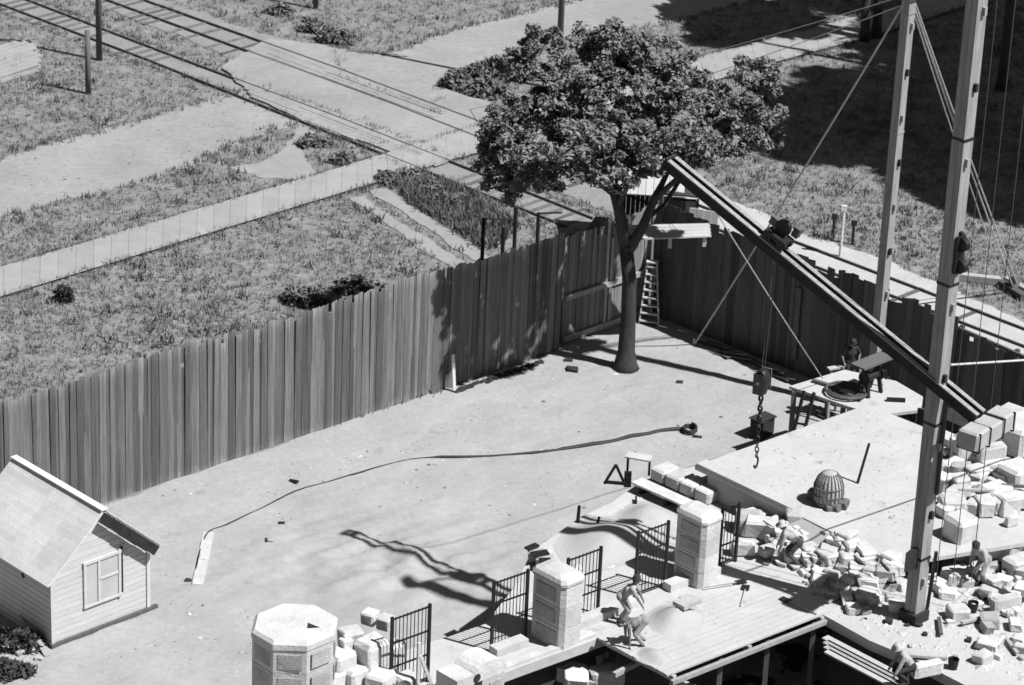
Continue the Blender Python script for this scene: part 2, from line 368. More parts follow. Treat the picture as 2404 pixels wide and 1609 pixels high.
for i in range(nsl):
    a, b, c, d = LO[i], LO[i+1], UP[i+1], UP[i]
    e = 0.006/(b-a).length
    q = [a.lerp(b, e), a.lerp(b, 1-e), d.lerp(c, 1-e), d.lerp(c, e)]
    obj('slab', MB().prism(q, 0.087, 0.102+random.uniform(-.006, .006)), M_walk, sw)

# ------------------------------------------------------------------ railway
def railprof(mb, pts):
    for a, b in zip(pts, pts[1:]):
        mb.bar(a+Z*0.075, b+Z*0.075, 0.062, 0.036); mb.bar(a+Z*0.035, b+Z*0.035, 0.02, 0.06); mb.bar(a+Z*0.006, b+Z*0.006, 0.12, 0.016)
rail_me_tie = unit('sleeper', MB().box((0, 0, 0), (2.5, 0.22, 0.14)).box((0, 0, 0.071), (2.3, 0.14, 0.004)), M_tie)
def track(label, up_pts, lo_pts, n, lift, skip=None, near_long=0.0):
    up = [S(*q) for q in up_pts]; lo = [S(*q) for q in lo_pts]
    t = thing('railway_track', label, 'railway track', (up[0]+lo[0])/2)
    for pts in (up, lo):
        m_ = MB(); railprof(m_, [p+Z*lift for p in pts]); obj('rail', m_, M_rail, t)
    a = (up[0]+lo[0])/2; b = (up[-1]+lo[-1])/2; d = (b-a); L = d.length; d.normalize(); ang = math.atan2(d.y, d.x)-math.pi/2
    side = Vector((-d.y, d.x, 0)); 
    if side.y > 0: side = -side
    for i in range(n):
        s = (i+.5)/n
        if skip and skip[0] < s < skip[1]: continue
        p = a.lerp(b, s)+side*(near_long+random.uniform(-.06, .06))
        up_ = random.random() < (.12 if s > .55 and near_long else .7)
        inst('sleeper', rail_me_tie, t, (p.x, p.y, (-.035 if up_ else -.08)+(.012 if near_long else 0)+random.uniform(-.012,.012)), (0, 0, ang+random.uniform(-.03, .03)))
    return t
track('near railway spur whose rails end at the plank fence corner', [(-260, -122), (55, 0), (396, 131), (800, 282), (1120, 408), (1392, 517)], [(-260, -88), (0, 13), (203, 90), (351, 146), (780, 318), (1096, 444), (1330, 536)], 74, 0.022, (0.45, 0.77))
track('far railway track running behind the plank fence and across the road', [(100, -85), (327, 0), (800, 168), (1151, 300), (1900, 585), (2404, 777), (2700, 890)], [(100, -52), (248, 3), (537, 108), (917, 247), (1127, 329), (1860, 610), (2404, 818), (2700, 932)], 118, 0.032, (0.27, 0.44), 0.25)
# crossing planks between the rails
cr = thing('level_crossing', 'worn timber planks laid between the rails where the dirt road crosses', 'level crossing', S(900, 260))
for (u0, u1, l0, l1, k) in (((640, 115), (1060, 268), (620, 142), (1010, 287), 5), ((560, 196), (1000, 366), (600, 243), (960, 385), 5)):
    U0, U1, L0, L1 = S(*u0), S(*u1), S(*l0), S(*l1)
    for j in range(k):
        f = (j+.5)/k
        for h in range(3):
            p0 = U0.lerp(L0, f).lerp(U1.lerp(L1, f), h/3+.008); p1 = U0.lerp(L0, f).lerp(U1.lerp(L1, f), (h+1)/3-.008)
            zz = Z*(0.07+random.uniform(-.012, .016))
            if random.random() < .72: obj('plank', MB().bar(p0+zz, p1+zz, 0.22, 0.08), M_road, cr)

# ================================================================== FENCES
board_me = []
for k in range(5):
    rr = random.Random(k); s1, s2 = rr.uniform(-.012, .012), rr.uniform(-.012, .012)
    b = MB(); b.box((0, 0, 0.5), (1, 1, 1)); vs = list(b.v)
    b.v = [(v[0], v[1], v[2]+(s1 if v[0] < 0 else s2) if v[2] > .5 else v[2]) for v in vs]; board_me.append(b)
def fence(label, p0, p1, h0, h1, m, inner, bw=0.155, seed=0, dips=(), front_rails=(), rail_h=(0.5, 2.2, 3.9), gaps=()):
    rr = random.Random(seed); p0, p1 = Vector(p0), Vector(p1); d = p1-p0; L = d.length; d.normalize(); ang = math.atan2(d.y, d.x); inner = Vector(inner)
    f = thing('board_fence', label, 'fence', p0)
    mes = [unit('board', b, m) for b in board_me]
    s = 0; nb_ = 0; wav = rr.uniform(0, 6)
    while s < L-0.05:
        wd = bw*rr.uniform(.7, 1.35); h = h0+(h1-h0)*s/L + rr.gauss(0, .035) + .06*math.sin(s*.7+wav) - (rr.random() < .07)*rr.uniform(.08, .35)
        for (a, b, dz) in dips:
            if a <= s/L <= b: h += dz
        nb_ += 1; p = p0+d*(s+wd/2)+inner*(.007*(1 if nb_ % 2 else -1)+rr.uniform(-.002, .002))
        inst('board', mes[rr.randrange(5)], f, (p.x, p.y, -0.02), (rr.gauss(0, .004), rr.gauss(0, .0035), ang+rr.gauss(0, .008)), (wd+.045, 0.012, h))
        s += wd
    for z in rail_h:
        for k in range(int(L//4)+1):
            a, b = p0+d*(k*4), p0+d*min(L, k*4+3.98)
            if (b-a).length > .3: obj('rail', MB().bar(a-inner*0.075+Z*z, b-inner*0.075+Z*z, 0.09, 0.14), m, f)
    k = 0
    while k*2.4 < L:
        q = p0+d*(k*2.4)-inner*0.20; obj('post', MB().box(q+Z*2.0, (.14, .14, 4.0), (d, inner, Z)), m, f); k += 1
    for z, hh in front_rails:
        obj('rail', MB().bar(p0+inner*0.07+Z*z+d*.05, p1+inner*0.07+Z*z-d*.05, 0.10, hh), M_wood, f, label='pale rail nailed on the yard side')
    return f
FL0, FL1 = S(-175, 1322), S(1308, 823)
n_in = Vector((A.y, -A.x, 0))
fence('long weathered board fence along the sandy yard, streaked grey', FL0, FL1, 4.62, 4.45, M_fence, n_in, seed=3)
F2a, F2b = S(1318, 806), S(1538, 731)
fence('short fence section behind the tree with pale rails on its yard side', F2a, F2b, 4.1, 4.2, M_fenceP, n_in, seed=5, front_rails=((0.16, 0.24), (1.75, 0.20)), rail_h=(3.6,))
FR0, FR1 = Vector((5.05, 106.35, 0)), Vector((14.75, 97.22, 0))
in_r = -A
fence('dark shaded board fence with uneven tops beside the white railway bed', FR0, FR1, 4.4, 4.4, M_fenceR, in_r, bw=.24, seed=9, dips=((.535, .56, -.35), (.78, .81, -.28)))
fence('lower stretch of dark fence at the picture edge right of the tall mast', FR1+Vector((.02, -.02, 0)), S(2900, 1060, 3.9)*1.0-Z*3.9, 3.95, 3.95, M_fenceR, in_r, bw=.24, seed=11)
# pale board leaning on the left fence, pale strip on the right one
a = D(1040, 897); single('plank', MB().bar(a+Z*0.0, a+Vector((-.10, .10, 1.35)), 0.13, 0.03, n_in), M_white, 'pale upright plank leaning against the long left fence', 'plank')
b = S(1866, 850); b = FR0.lerp(FR1, 0.50)+in_r*.10
single('plank', MB().box(b+Z*1.9, (.22, .03, 2.7), (Vector((.73, -.68, 0)), in_r, Z)), M_pole, 'greyish upright board fixed to the dark right fence below the boom', 'plank')

# ================================================================== TREES
def leaf_cloud(centers, radii, per, size, name, m, parent, up=0.5):
    n = len(centers)*per
    c = np.repeat(np.array(centers), per, 0); r_ = np.repeat(np.array(radii), per)
    d = RNG.normal(0, 1, (n, 3)); d /= np.linalg.norm(d, axis=1)[:, None]; rad = r_*RNG.uniform(0, 1, n)**0.45
    p = c + d*rad[:, None]*np.array([1, 1, .75])
    nrm = RNG.normal(0, 1, (n, 3)); nrm[:, 2] = np.abs(nrm[:, 2])+up; nrm /= np.linalg.norm(nrm, axis=1)[:, None]
    t = np.cross(nrm, RNG.normal(0, 1, (n, 3))); t /= np.linalg.norm(t, axis=1)[:, None]; b = np.cross(nrm, t)
    s = size*RNG.uniform(.4, 1.75, n)[:, None]
    v = np.stack([p-t*s, p-b*s*.42+nrm*s*.12, p+t*s, p+b*s*.42+nrm*s*.12], 1).reshape(-1, 3)
    off = np.array(origin_of(parent)); o = tri_mesh(name, v-off, np.arange(n*4).reshape(-1, 4), m, 4)
    return link(o, parent)
def tree(name, label, base, lobes, trunk, limbs, nclump, crad, per, size, mleaf, cat='tree', group=None, shell=0.45):
    """lobes: list of (centre, (rx,ry,rz), weight); trunk: list of (point, radius); limbs: list of lists of (point, radius)"""
    t = thing(name, label, cat, base, group)
    obj('trunk', MB().tube([p for p, r_ in trunk], [r_ for p, r_ in trunk], 12), M_bark, t, True)
    for l in limbs: obj('limb', MB().tube([p for p, r_ in l], [r_ for p, r_ in l], 7), M_bark, t, True)
    W = np.array([l[2] for l in lobes], float); W /= W.sum(); cs, rs = [], []
    for i in RNG.choice(len(lobes), nclump, p=W):
        c, rr, _ = lobes[i]; d = RNG.normal(0, 1, 3); d /= np.linalg.norm(d); k = RNG.uniform(shell, 1)
        cs.append(np.array(c)+d*np.array(rr)*k); rs.append(crad*RNG.uniform(.6, 1.3))
    leaf_cloud(cs, rs, per, size, 'crown', mleaf, t)
    return t
TB = S(1468, 866)
def TP(x, y, dy=0.0):      # a point of the tree seen at (x, y), dy metres behind the trunk
    P = TB + Vector((0, dy, 0)); lo = TB
    for _ in range(12):
        z = zat(P, x, y); q = D(x, y, z); P = Vector((q.x, TB.y+dy, 0))
    return Vector((P.x, TB.y+dy, zat(P, x, y)))
fork = TP(1428, 600); 
trunk = [(TB+Vector((0, 0, -.1)), .56), (TB+Z*.25, .40), (TB+Z*.7, .30), (TP(1438, 720), .26), (TP(1440, 640), .25), (TP(1432, 560), .24)]
limbs = [
    [(TP(1432, 570), .24), (TP(1418, 490), .20), (TP(1400, 420), .16), (TP(1375, 350, .3), .12), (TP(1340, 270, .8), .07)],
    [(TP(1434, 580), .22), (TP(1470, 520), .18), (TP(1500, 450), .14), (TP(1540, 370, .3), .11), (TP(1580, 280, .6), .07)],
    [(TP(1400, 440), .13), (TP(1350, 400), .11), (TP(1280, 380, -.5), .09), (TP(1200, 370, -.8), .05)],
    [(TP(1405, 430), .13), (TP(1420, 330, 1), .10), (TP(1410, 200, 1.8), .08), (TP(1400, 80, 2.2), .04)],
    [(TP(1500, 455), .12), (TP(1560, 400, -.6), .09), (TP(1640, 340, -1.2), .06)],
    [(TP(1480, 500), .10), (TP(1520, 470, 1.2), .08), (TP(1650, 260, 2.2), .06), (TP(1730, 190, 2.0), .04)],
    [(TP(1415, 470), .10), (TP(1440, 420, -1.6), .08), (TP(1420, 350, -3.0), .05)],
]
def L(x, y, dy, rx, ry, rz, wt): return (tuple(TP(x, y, dy)), (rx, ry, rz), wt)
lobes = [L(1400, 250, .5, 2.6, 2.6, 1.7, 5), L(1260, 230, .8, 1.9, 2.0, 1.5, 3), L(1560, 240, .5, 2.3, 2.2, 1.6, 4),
    L(1390, 70, 2.2, .75, .8, .75, .7), L(1370, 130, 2.0, 1.6, 1.4, 1.0, 1.4), L(1230, 110, 1.4, .9, .9, .9, .9), L(1200, 150, .8, .8, .9, .6, .6),
    L(1175, 300, -.4, 1.1, 1.3, 1.0, 1.2), L(1150, 400, -1.2, .9, 1.0, .6, .8), L(1240, 370, -1.4, 1.3, 1.2, .8, 1.1), L(1180, 450, -1.6, .5, .5, .4, .3),
    L(1690, 290, -.3, 1.6, 1.5, 1.1, 2), L(1740, 175, 1.4, .75, .8, .8, .7), L(1660, 180, 1.2, 1.0, 1.0, .8, .8), L(1500, 130, 1.8, 1.5, 1.3, .9, 1.2), L(1740, 320, -.8, .6, .7, .4, .4),
    L(1480, 350, -1.6, 1.7, 1.3, .9, 1.5), L(1350, 370, -2.0, 1.3, 1.0, .8, 1.1), L(1600, 340, -1.4, 1.2, 1.0, .7, 1.0), L(1440, 335, -3.3, 2.0, 1.3, .9, 1.7), L(1320, 345, -3.5, 1.5, 1.2, .8, 1.4), L(1555, 330, -3.2, 1.6, 1.2, .8, 1.3), L(1235, 400, -3.0, 1.0, 1.0, .6, .9), L(1400, 400, -4.0, 1.1, .8, .5, .7), L(1450, 100, 1.8, .9, .8, .7, .6), L(1120, 330, -.5, .5, .5, .5, .3)]
tree('broadleaf_tree', 'leafy tree with spreading crown standing in the sandy yard by the fence', TB, lobes, trunk, limbs, 780, .31, 115, .088, M_leaf)
# street trees by the sidewalk (two trunks in the picture) and the shade trees standing right of the view
def round_tree(base, h, rad, rz, label, name='shade_tree', group=None, ncl=230, m=None, lean=0.0):
    base = Vector(base); top = base+Z*h+Vector((-lean, lean*.4, 0))
    tr = [(base, .30), (base+Z*.6, .22), (base.lerp(top, .45), .19), (base.lerp(top, .8), .12), (top, .06)]
    lim = []
    for k in range(5):
        a = k*1.26+random.random(); p = base.lerp(top, .5+.06*k); q = p+Vector((math.cos(a)*rad*.7, math.sin(a)*rad*.7, rz*.5)); lim.append([(p, .10), (p.lerp(q, .5)+Z*.25, .08), (q, .03)])
    lobes = [(tuple(top), (rad*.8, rad*.8, rz*.8), 3)]
    for k in range(6):
        a = k*1.05+random.random()*.5; lobes.append((tuple(top+Vector((math.cos(a)*rad*.6, math.sin(a)*rad*.6, random.uniform(-.4, .3)*rz))), (rad*.5, rad*.5, rz*.55), 1))
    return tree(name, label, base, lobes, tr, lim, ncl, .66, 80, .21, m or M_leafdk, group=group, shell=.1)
round_tree(D(1977, 92), 9.6, 2.7, 2.0, 'left one of two dark slim trunks on the grass strip beside the sidewalk', 'street_tree', 'street trees by the sidewalk', 190, lean=.3)
round_tree(D(2004, 84), 9.8, 2.9, 2.0, 'right one of two dark slim trunks on the grass strip beside the sidewalk', 'street_tree', 'street trees by the sidewalk', 190)
kk = 16.0/math.tan(R(SUN_EL))
for i, (x, y, r_, h) in enumerate([(q[0], q[1], q[2], q[3]+3) for q in [(1930, 285, 3.6, 16), (2010, 215, 3.8, 17), (2120, 330, 4.0, 16), (2230, 390, 4.0, 16), (2330, 430, 4.0, 15), (2200, 230, 4.2, 17), (2320, 300, 4.2, 16), (2150, 130, 4.0, 17), (2290, 150, 4.2, 17), (1830, 330, 2.2, 16), (1865, 235, 2.5, 16), (2110, 55, 3.2, 17), (2230, 30, 4, 17), (1920, -10, 2.8, 17), (1770, 50, 2.2, 16), (1650, 85, 1.5, 16), (2250, 330, 3.6, 15), (2060, 330, 3.0, 16)]]):
    k_ = h/math.tan(R(SUN_EL)); s = D(x, y); b = s+Vector((SUN_H[0]*k_, SUN_H[1]*k_, 0))
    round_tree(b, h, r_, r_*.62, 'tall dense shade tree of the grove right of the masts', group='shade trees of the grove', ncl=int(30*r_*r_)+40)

# bushes
def bush(label, x, y, rx, ry, rz, n=70, m=None, name='bush', group=None, size=.10):
    c = D(x, y); t = thing(name, label, 'bush', c, group)
    cs, rs = [], []
    for _ in range(n):
        d = RNG.normal(0, 1, 3); d /= np.linalg.norm(d); d[2] = abs(d[2]); k = RNG.uniform(.3, 1); cs.append(np.array(c)+d*np.array([rx, ry, rz])*k); rs.append(.24)
    obj('stem', MB().tube([c, c+Z*rz*.4, c+Z*rz*.7], [.05, .04, .02], 6), M_bark, t)
    leaf_cloud(cs, rs, 40, size, 'foliage', m or M_weed, t); return t
for x, y, rx, lab in ((1045, 198, .7, 'low pointed end of the hedge of weeds behind the tree'), (1095, 180, .9, 'middle clump of the weed hedge between road and far track'), (1150, 172, 1.0, 'tall clump of the weed hedge touching the tree crown'), (1120, 215, .9, 'dark clump on the near edge of the weed hedge by the tracks')):
    bush(lab, x, y, rx, .8, .75, 80, None, 'weed_bush', 'hedge of weeds beside the crossing')
for x, y, r_, lab in ((720, 70, .8, 'bush at the road corner beside the far track'), (770, 95, .9, 'bush on the bank corner nearest the crossing'), (640, 30, .6, 'bush high on the grass bank near the top edge'), (890, 415, .55, 'bush beside the sidewalk at the start of the wheel tracks'), (935, 412, .7, 'round bush between wheel tracks and near spur'), (985, 440, .6, 'bush right of the wheel tracks, middle of three'), (1030, 468, .6, 'bush right of the wheel tracks, nearest the fence'), (720, 330, .7, 'bush on the grass island at the crossing'), (790, 370, .6, 'bush on the island tip beside the sidewalk')):
    bush(lab, x, y, r_, r_*.8, r_*.55, 34)
bush('added dark bush standing for crown shadow behind the middle of the long fence top', 700, 692, 1.0, .6, .6, 60); bush('added dark bush standing for crown shadow behind the fence, right of the other', 815, 668, .8, .5, .5, 50)  # both bushes added in place of the tree crown's shadow on the grass
# dark round tub in the grass
bush('small round dark shrub standing alone in the grass by the sidewalk', 148, 688, .26, .26, .55, 60, M_leafdk, 'round_shrub', size=.06)

# ================================================================== POLES, LUMBER, SMALL POSTS
def pole(label, base, x, y, r0, r1, name='utility_pole', arm=False, group=None, m=None, ztop=None):
    base = Vector(base); z = ztop or zat(base, x, y); t = thing(name, label, 'pole', base, group)
    obj('shaft', MB().tube([base-Z*.2, base+Z*z*.5, base+Z*z], [r0, (r0+r1)/2, r1], 10), m or M_pole, t, True)
    if arm:
        for k in (0, 1): obj('crossarm', MB().box(base+Z*(z-.5-k*.7)+Vector((0, -.16, 0)), (2.2, .10, .12)), m or M_pole, t)
    return t
pole('short thick wooden post standing in the grass at upper left', D(202, 215), 204, 71, .13, .11, 'wooden_post')
pole('tall utility pole beside the near spur at upper left', D(227, 138), 236, -300, .14, .10, arm=True)
pole('tall utility pole rising behind the tree crown', D(1276, 205), 1294, -500, .15, .10, arm=True)
pole('utility pole whose foot shows at the top edge on the bank', D(722, 20), 724, -400, .12, .09, arm=True)
# lumber stack
c = D(40, 165); ls = thing('lumber_stack', 'low stack of pale long boards lying in the grass at the left edge', 'lumber', c)
dv = (D(112, 112)-D(0, 146)).normalized(); nv = Vector((-dv.y, dv.x, 0)); rr = random.Random(2)
e0, e1 = D(116, 158), D(66, 88)
for layer in range(2):
    for k in range(13-layer*3):
        q = e0.lerp(e1, (k+.5+layer*1.2)/13.3); l_ = rr.uniform(3.2, 4.2); q = q-dv*rr.uniform(0, .7)
        obj('board', MB().bar(q-dv*l_+Z*(.05+layer*.085+rr.uniform(0, .03)), q+Z*(.05+layer*.085+rr.uniform(0, .05)), .25, .07), M_walk, ls)
# dark posts and frame behind the left fence
fr = thing('gate_frame', 'bare dark post frame with crossbars standing behind the long fence', 'frame', D(1150, 640))
posts = [((1099, 700), 500), ((1146, 668), 520), ((1173, 650), 474), ((1226, 625), 487)]; tops = []
for (x, y), yt in posts:
    b = D(x, y); z = zat(b, x, yt); obj('post', MB().tube([b, b+Z*z], .075, 8), M_iron, fr); tops.append(b+Z*z)
obj('crossbar', MB().bar(tops[0], Vector((tops[2].x, tops[2].y, tops[2].z-.5)), .06, .06), M_iron, fr)
obj('crossbar', MB().bar(tops[3]-Z*.02, Vector((D(1280, 600).x, D(1280, 600).y, 2.0)), .06, .06), M_iron, fr)
# signal posts on the right grass
for x, y, yt, lab, white in ((1922, 600, 480, 'slim white-headed post on the pale grass left of the second mast', True), (1905, 560, 500, 'short dark post on the pale grass beyond the track', False), (1950, 572, 515, 'second short dark post beyond the track, nearer the mast', False)):
    b = D(x, y-12); t = thing('marker_post', lab, 'post', b, 'marker posts beyond the track'); z = zat(b, x, yt)
    obj('shaft', MB().tube([b, b+Z*z], .055, 8), M_white if white else M_iron, t)
    obj('head', MB().box(b+Z*(z+.08), (.22, .12, .2)), M_white if white else M_iron, t)
# timber lying by the guy anchor
p, q = D(2185, 640), D(2290, 652); single('timber_beam', MB().bar(p+Z*.15, q+Z*.15, .3, .26), M_wood, 'squared pale timber lying on the grass beside the guy anchor', 'beam')
p, q = D(2300, 648), D(2420, 715); single('timber_beam', MB().bar(p+Z*.15, q+Z*.15, .26, .26), M_wood, 'squared timber running off the right edge under the guy ropes', 'beam')

# ================================================================== HUT behind the corner
hb = S(1450, 612); hr = S(1580, 612); h = thing('open_hut', 'low open-fronted hut with pale roof beyond the fence corner', 'hut', (hb+hr)/2)
hx = Vector((1, -.05, 0)).normalized(); hy = Vector((-hx.y, hx.x, 0)); w_ = (hr-hb).length
hz = zat(hb, 1425, 440)
cc = (hb+hr)/2
def slope_box(mb_, c, wx, y0, z0, y1, z1, th):
    p, q = c+hy*y0+Z*z0, c+hy*y1+Z*z1; return mb_.bar(p, q, wx, th)
npl = 9
for k in range(npl):
    obj('roof_sheet', slope_box(MB(), cc+hx*((k+.5)/npl-.5)*(w_+.5), (w_+.5)/npl-.015, -.35, hz, 2.6, hz+.85, .05), M_sheet, h)
for k in range(12):
    obj('board', MB().box(cc+hx*((k+.5)/12-.5)*w_+hy*2.3+Z*(hz/2), (w_/12-.01, .04, hz), (hx, hy, Z)), M_hutw, h)
    if k < 8: obj('board', MB().box(cc-hx*w_/2+hy*(k+.5)*.28+Z*(hz/2), (.04, .27, hz), (hx, hy, Z)), M_hutw, h)
for k in (-.5, .02, .5): obj('post', MB().box(cc+hx*k*w_+Z*hz/2, (.11, .11, hz-.06), (hx, hy, Z)), M_wood, h)
# right lean-to with window and white panels
lt = thing('lean_to_shed', 'small lean-to with a window and white panel beside the open hut', 'shed', S(1600, 612))
a0 = S(1592, 620); lw = 1.25
z1 = zat(a0, 1552, 447)
for k in range(5): obj('board', MB().box(a0-hx*(lw/2)+hx*(k+.5)*lw/5+Z*(z1*.30), (lw/5-.01, .05, z1*.6), (hx, hy, Z)), M_panel, lt)
fm = MB(); 
for k in (-.47, .05, .47): fm.box(a0+hx*k*lw+Z*(z1*.78), (.08, .07, z1*.36), (hx, hy, Z))
fm.box(a0+Z*(z1*.62), (lw*.86, .07, .07), (hx, hy, Z)); fm.box(a0+Z*(z1*.94), (lw*.86, .07, .07), (hx, hy, Z))
wn = obj('window', fm, M_hutw, lt); obj('pane', MB().box(a0+hx*.3+Z*(z1*.78)+hy*.03, (.5, .015, z1*.30), (hx, hy, Z)), M_sheet, wn); obj('pane', MB().box(a0-hx*.26+Z*(z1*.78)+hy*.03, (.56, .015, z1*.30), (hx, hy, Z)), M_glass, wn)
obj('roof', MB().bar(a0-hx*.9+Z*(z1+.12)+hy*.4, a0+hx*.85+Z*(z1+.02)+hy*.4, 1.2, .06), M_hutw, lt)
p0 = S(1608, 640); 
for k in range(4):
    q = p0+hx*(.15+k*.27); obj('panel', MB().box(q+Z*1.30, (.262, .05, 2.6-.06*k), (hx, hy, Z)), M_sheet, lt)
# pale plank deck along the fence top by the hut
ws = thing('plank_platform', 'pale plank platform lying along the fence top in front of the hut', 'platform', S(1570, 690))
c0, c1 = S(1478, 560, 4.45), S(1668, 552, 4.45)
for k in range(4):
    off = Vector((0, .30*k, 0)); obj('plank', MB().bar(c0+off+Z*.02*k, c1+off, .28, .05), M_sheet, ws)
for t_ in (.08, .5, .93):
    q = c0.lerp(c1, t_)+Vector((0, .1, 0)); obj('bracket', MB().bar(q-Z*.05, q+Vector((.1, 1.0, -.75)), .09, .09), M_wood, ws); obj('hanger', MB().box(q+Vector((0, -.12, -.22)), (.12, .05, .40)), M_sheet, ws)
sh = thing('slanted_roof', 'grey slanted roof seen over the fence left of the tree trunk', 'roof', S(1400, 640))
q = [S(1362, 560, 3.6), S(1440, 552, 3.6), S(1432, 512, 4.3), S(1398, 508, 4.3)]
obj('roof_sheet', MB().add([v for v in q]+[v-Z*.06 for v in q], [(0, 1, 2, 3), (7, 6, 5, 4), (0, 4, 5, 1), (1, 5, 6, 2), (2, 6, 7, 3), (3, 7, 4, 0)]), M_pole, sh)
for v in q: obj('post', MB().box((v.x, v.y, (v.z-.08)/2), (.1, .1, v.z-.08)), M_wood, sh)

# stepladder by the trunk
sl = thing('stepladder', 'pale wooden stepladder standing open beside the tree trunk', 'stepladder', S(1525, 770))
f0, f1 = S(1500, 762), S(1546, 768); dirx = (f1-f0).normalized(); H_ = zat((f0+f1)/2, 1481, 612); topc = (f0+f1)/2+Vector((.02, .55, H_))
t0, t1 = topc-dirx*.16, topc+dirx*.16
for a, b in ((f0, t0), (f1, t1)): obj('rail', MB().bar(a, b, .05, .11, Vector((0, -1, 0))), M_white, sl)
for k in range(8):
    s = (k+.6)/8.2; a, b = f0.lerp(t0, s), f1.lerp(t1, s); obj('tread', MB().bar(a, b, .20, .045), M_white, sl)
obj('top_cap', MB().bar(t0-dirx*.05, t1+dirx*.05, .26, .05), M_white, sl)
for a, b in ((f0+Vector((-.35, 1.1, 0)), t0), (f1+Vector((-.3, 1.1, 0)), t1)): obj('rear_leg', MB().bar(a, b-Z*.06+Vector((0, .06, 0)), .04, .06), M_wood, sl)

# ================================================================== SHED
CL = D(120, 1482); CR = D(338, 1398)
A2 = (CR-CL); A2.z = 0; Wd = A2.length; A2.normalize(); B2 = Vector((-A2.y, A2.x, 0))
He = zat(CL, 112, 1318); apex_h = zat((CL+CR)/2, 230, 1168); Ld = 3.9
shed = thing('shed', 'small whitewashed shed with pale gable roof at lower left', 'shed', (CL+CR)/2)
nb = 13
for k in range(nb):                                                        # siding boards of gable and eave walls
    z0, z1 = He*k/nb, He*(k+1)/nb-.012
    obj('siding_board', MB().bar(CL+Z*(z0+z1)/2, CR+Z*(z0+z1)/2, .04, z1-z0), M_shedw, shed)
    obj('siding_board', MB().bar(CL+B2*.03+Z*(z0+z1)/2, CL+B2*Ld+Z*(z0+z1)/2, .04, z1-z0), M_shedw, shed)
    obj('siding_board', MB().bar(CR+B2*.03+Z*(z0+z1)/2, CR+B2*Ld+Z*(z0+z1)/2, .04, z1-z0), M_shedw, shed)
    obj('siding_board', MB().bar(CL+B2*Ld+Z*(z0+z1)/2, CR+B2*Ld+Z*(z0+z1)/2, .04, z1-z0), M_shedw, shed)
mid = (CL+CR)/2; rise = apex_h-He; ng = 7
for back in (0, Ld):
    for k in range(ng):
        z0, z1 = He+rise*k/ng, He+rise*(k+1)/ng-.012; hw0 = Wd/2*(1-k/ng)-.01; hw1 = Wd/2*(1-(k+1)/ng)
        q = mid+B2*back; 
        vs = [q-A2*hw0+Z*z0, q+A2*hw0+Z*z0, q+A2*hw1+Z*z1, q-A2*hw1+Z*z1]
        m_ = MB(); m_.add([v-B2*.02 for v in vs]+[v+B2*.02 for v in vs], [(0, 1, 2, 3), (7, 6, 5, 4), (0, 4, 5, 1), (1, 5, 6, 2), (2, 6, 7, 3), (3, 7, 4, 0)]); obj('siding_board', m_, M_shedw, shed)
for c_ in (CL, CR): obj('corner_board', MB().box(c_-B2*.035+Z*He/2, (.12, .05, He), (A2, B2, Z)), M_shedw, shed)
sld = math.hypot(Wd/2, rise)
for sgn in (-1, 1):
    dn = (A2*sgn*Wd/2-Z*rise).normalized(); nn = dn.cross(B2)*(-sgn) ; nn = nn if nn.z > 0 else -nn
    rf = obj('roof', MB().box(mid+B2*(Ld/2)+Z*apex_h+dn*(sld+.3)/2+nn*.05, (sld+.3, Ld+.5, .05), (dn, B2, nn)), M_roof, shed)
    rows = 11
    for k in range(rows):
        s = (k+.5)/rows*(sld+.32)
        for j in range(4):
            L0 = (Ld+.56)/4; o_ = mid+B2*(-.28+L0*(j+.5))+Z*apex_h+dn*s+nn*(.092+.012*(k % 2)*0)
            tl = nn*.0+dn; obj('shingle_course', MB().box(o_, ((sld+.32)/rows*1.1, L0-.012, .022), ((dn-nn*.05).normalized(), B2, (nn+dn*.05).normalized())), M_roof, rf)
obj('ridge_board', MB().box(mid+B2*(Ld/2)+Z*(apex_h+.13), (.22, Ld+.56, .04), (A2, B2, Z)), M_roof, shed)
dn = (A2*Wd/2-Z*rise).normalized(); nn = B2.cross(dn); nn = nn if nn.z > 0 else -nn
for k in range(6):
    ww = (sld+.25)/6; dp = .34+random.uniform(-.06, .05)
    obj('tar_paper_flap', MB().box(mid-B2*(.29+.01*(k % 2))+Z*(apex_h+.05)+dn*ww*(k+.6)-nn*dp/2, (ww+.02, .012, dp), (dn, B2, nn)), M_tar, shed)
# boarded window on the gable
wc = D(226, 1400-36); wx = mid+A2*.05-B2*.05
wz0 = .95; wz1 = 2.35
wf = MB()
for s in (-.62, -.12, .62): wf.box(wx+A2*s+Z*(wz0+wz1)/2, (.09, .06, wz1-wz0+(.2 if s > .5 else 0)), (A2, B2, Z))
wf.box(wx+Z*wz1-B2*.005, (1.36, .07, .09), (A2, B2, Z)); wf.box(wx+A2*.25+Z*(wz0+.75)-B2*.005, (.74, .05, .07), (A2, B2, Z)); wf.box(wx+Z*wz0-B2*.01, (1.36, .08, .07), (A2, B2, Z))
wn = obj('window', wf, M_shedw, shed)
for s in (-.37, .06, .43): obj('shutter_board', MB().box(wx+A2*s+B2*.01+Z*(wz0+wz1)/2, (.36 if s > .2 else .38, .02, wz1-wz0-.1), (A2, B2, Z)), M_sheet, wn)
obj('latch_bar', MB().box(wx+A2*.70+Z*1.75-B2*.02, (.035, .05, 1.5), (A2, B2, Z)), M_iron, shed)
obj('vent_hole', MB().lathe(CL+B2*1.35+Z*(He-.55)-A2*.022, [(.075, -.01), (.09, .0), (.075, .012)], 10, (B2, Z, -A2)), M_iron, shed)
obj('sill_timber', MB().bar(CL-B2*.06+Z*.08-A2*.1, CR-B2*.06+Z*.08+A2*.3, .12, .14), M_pole, shed)
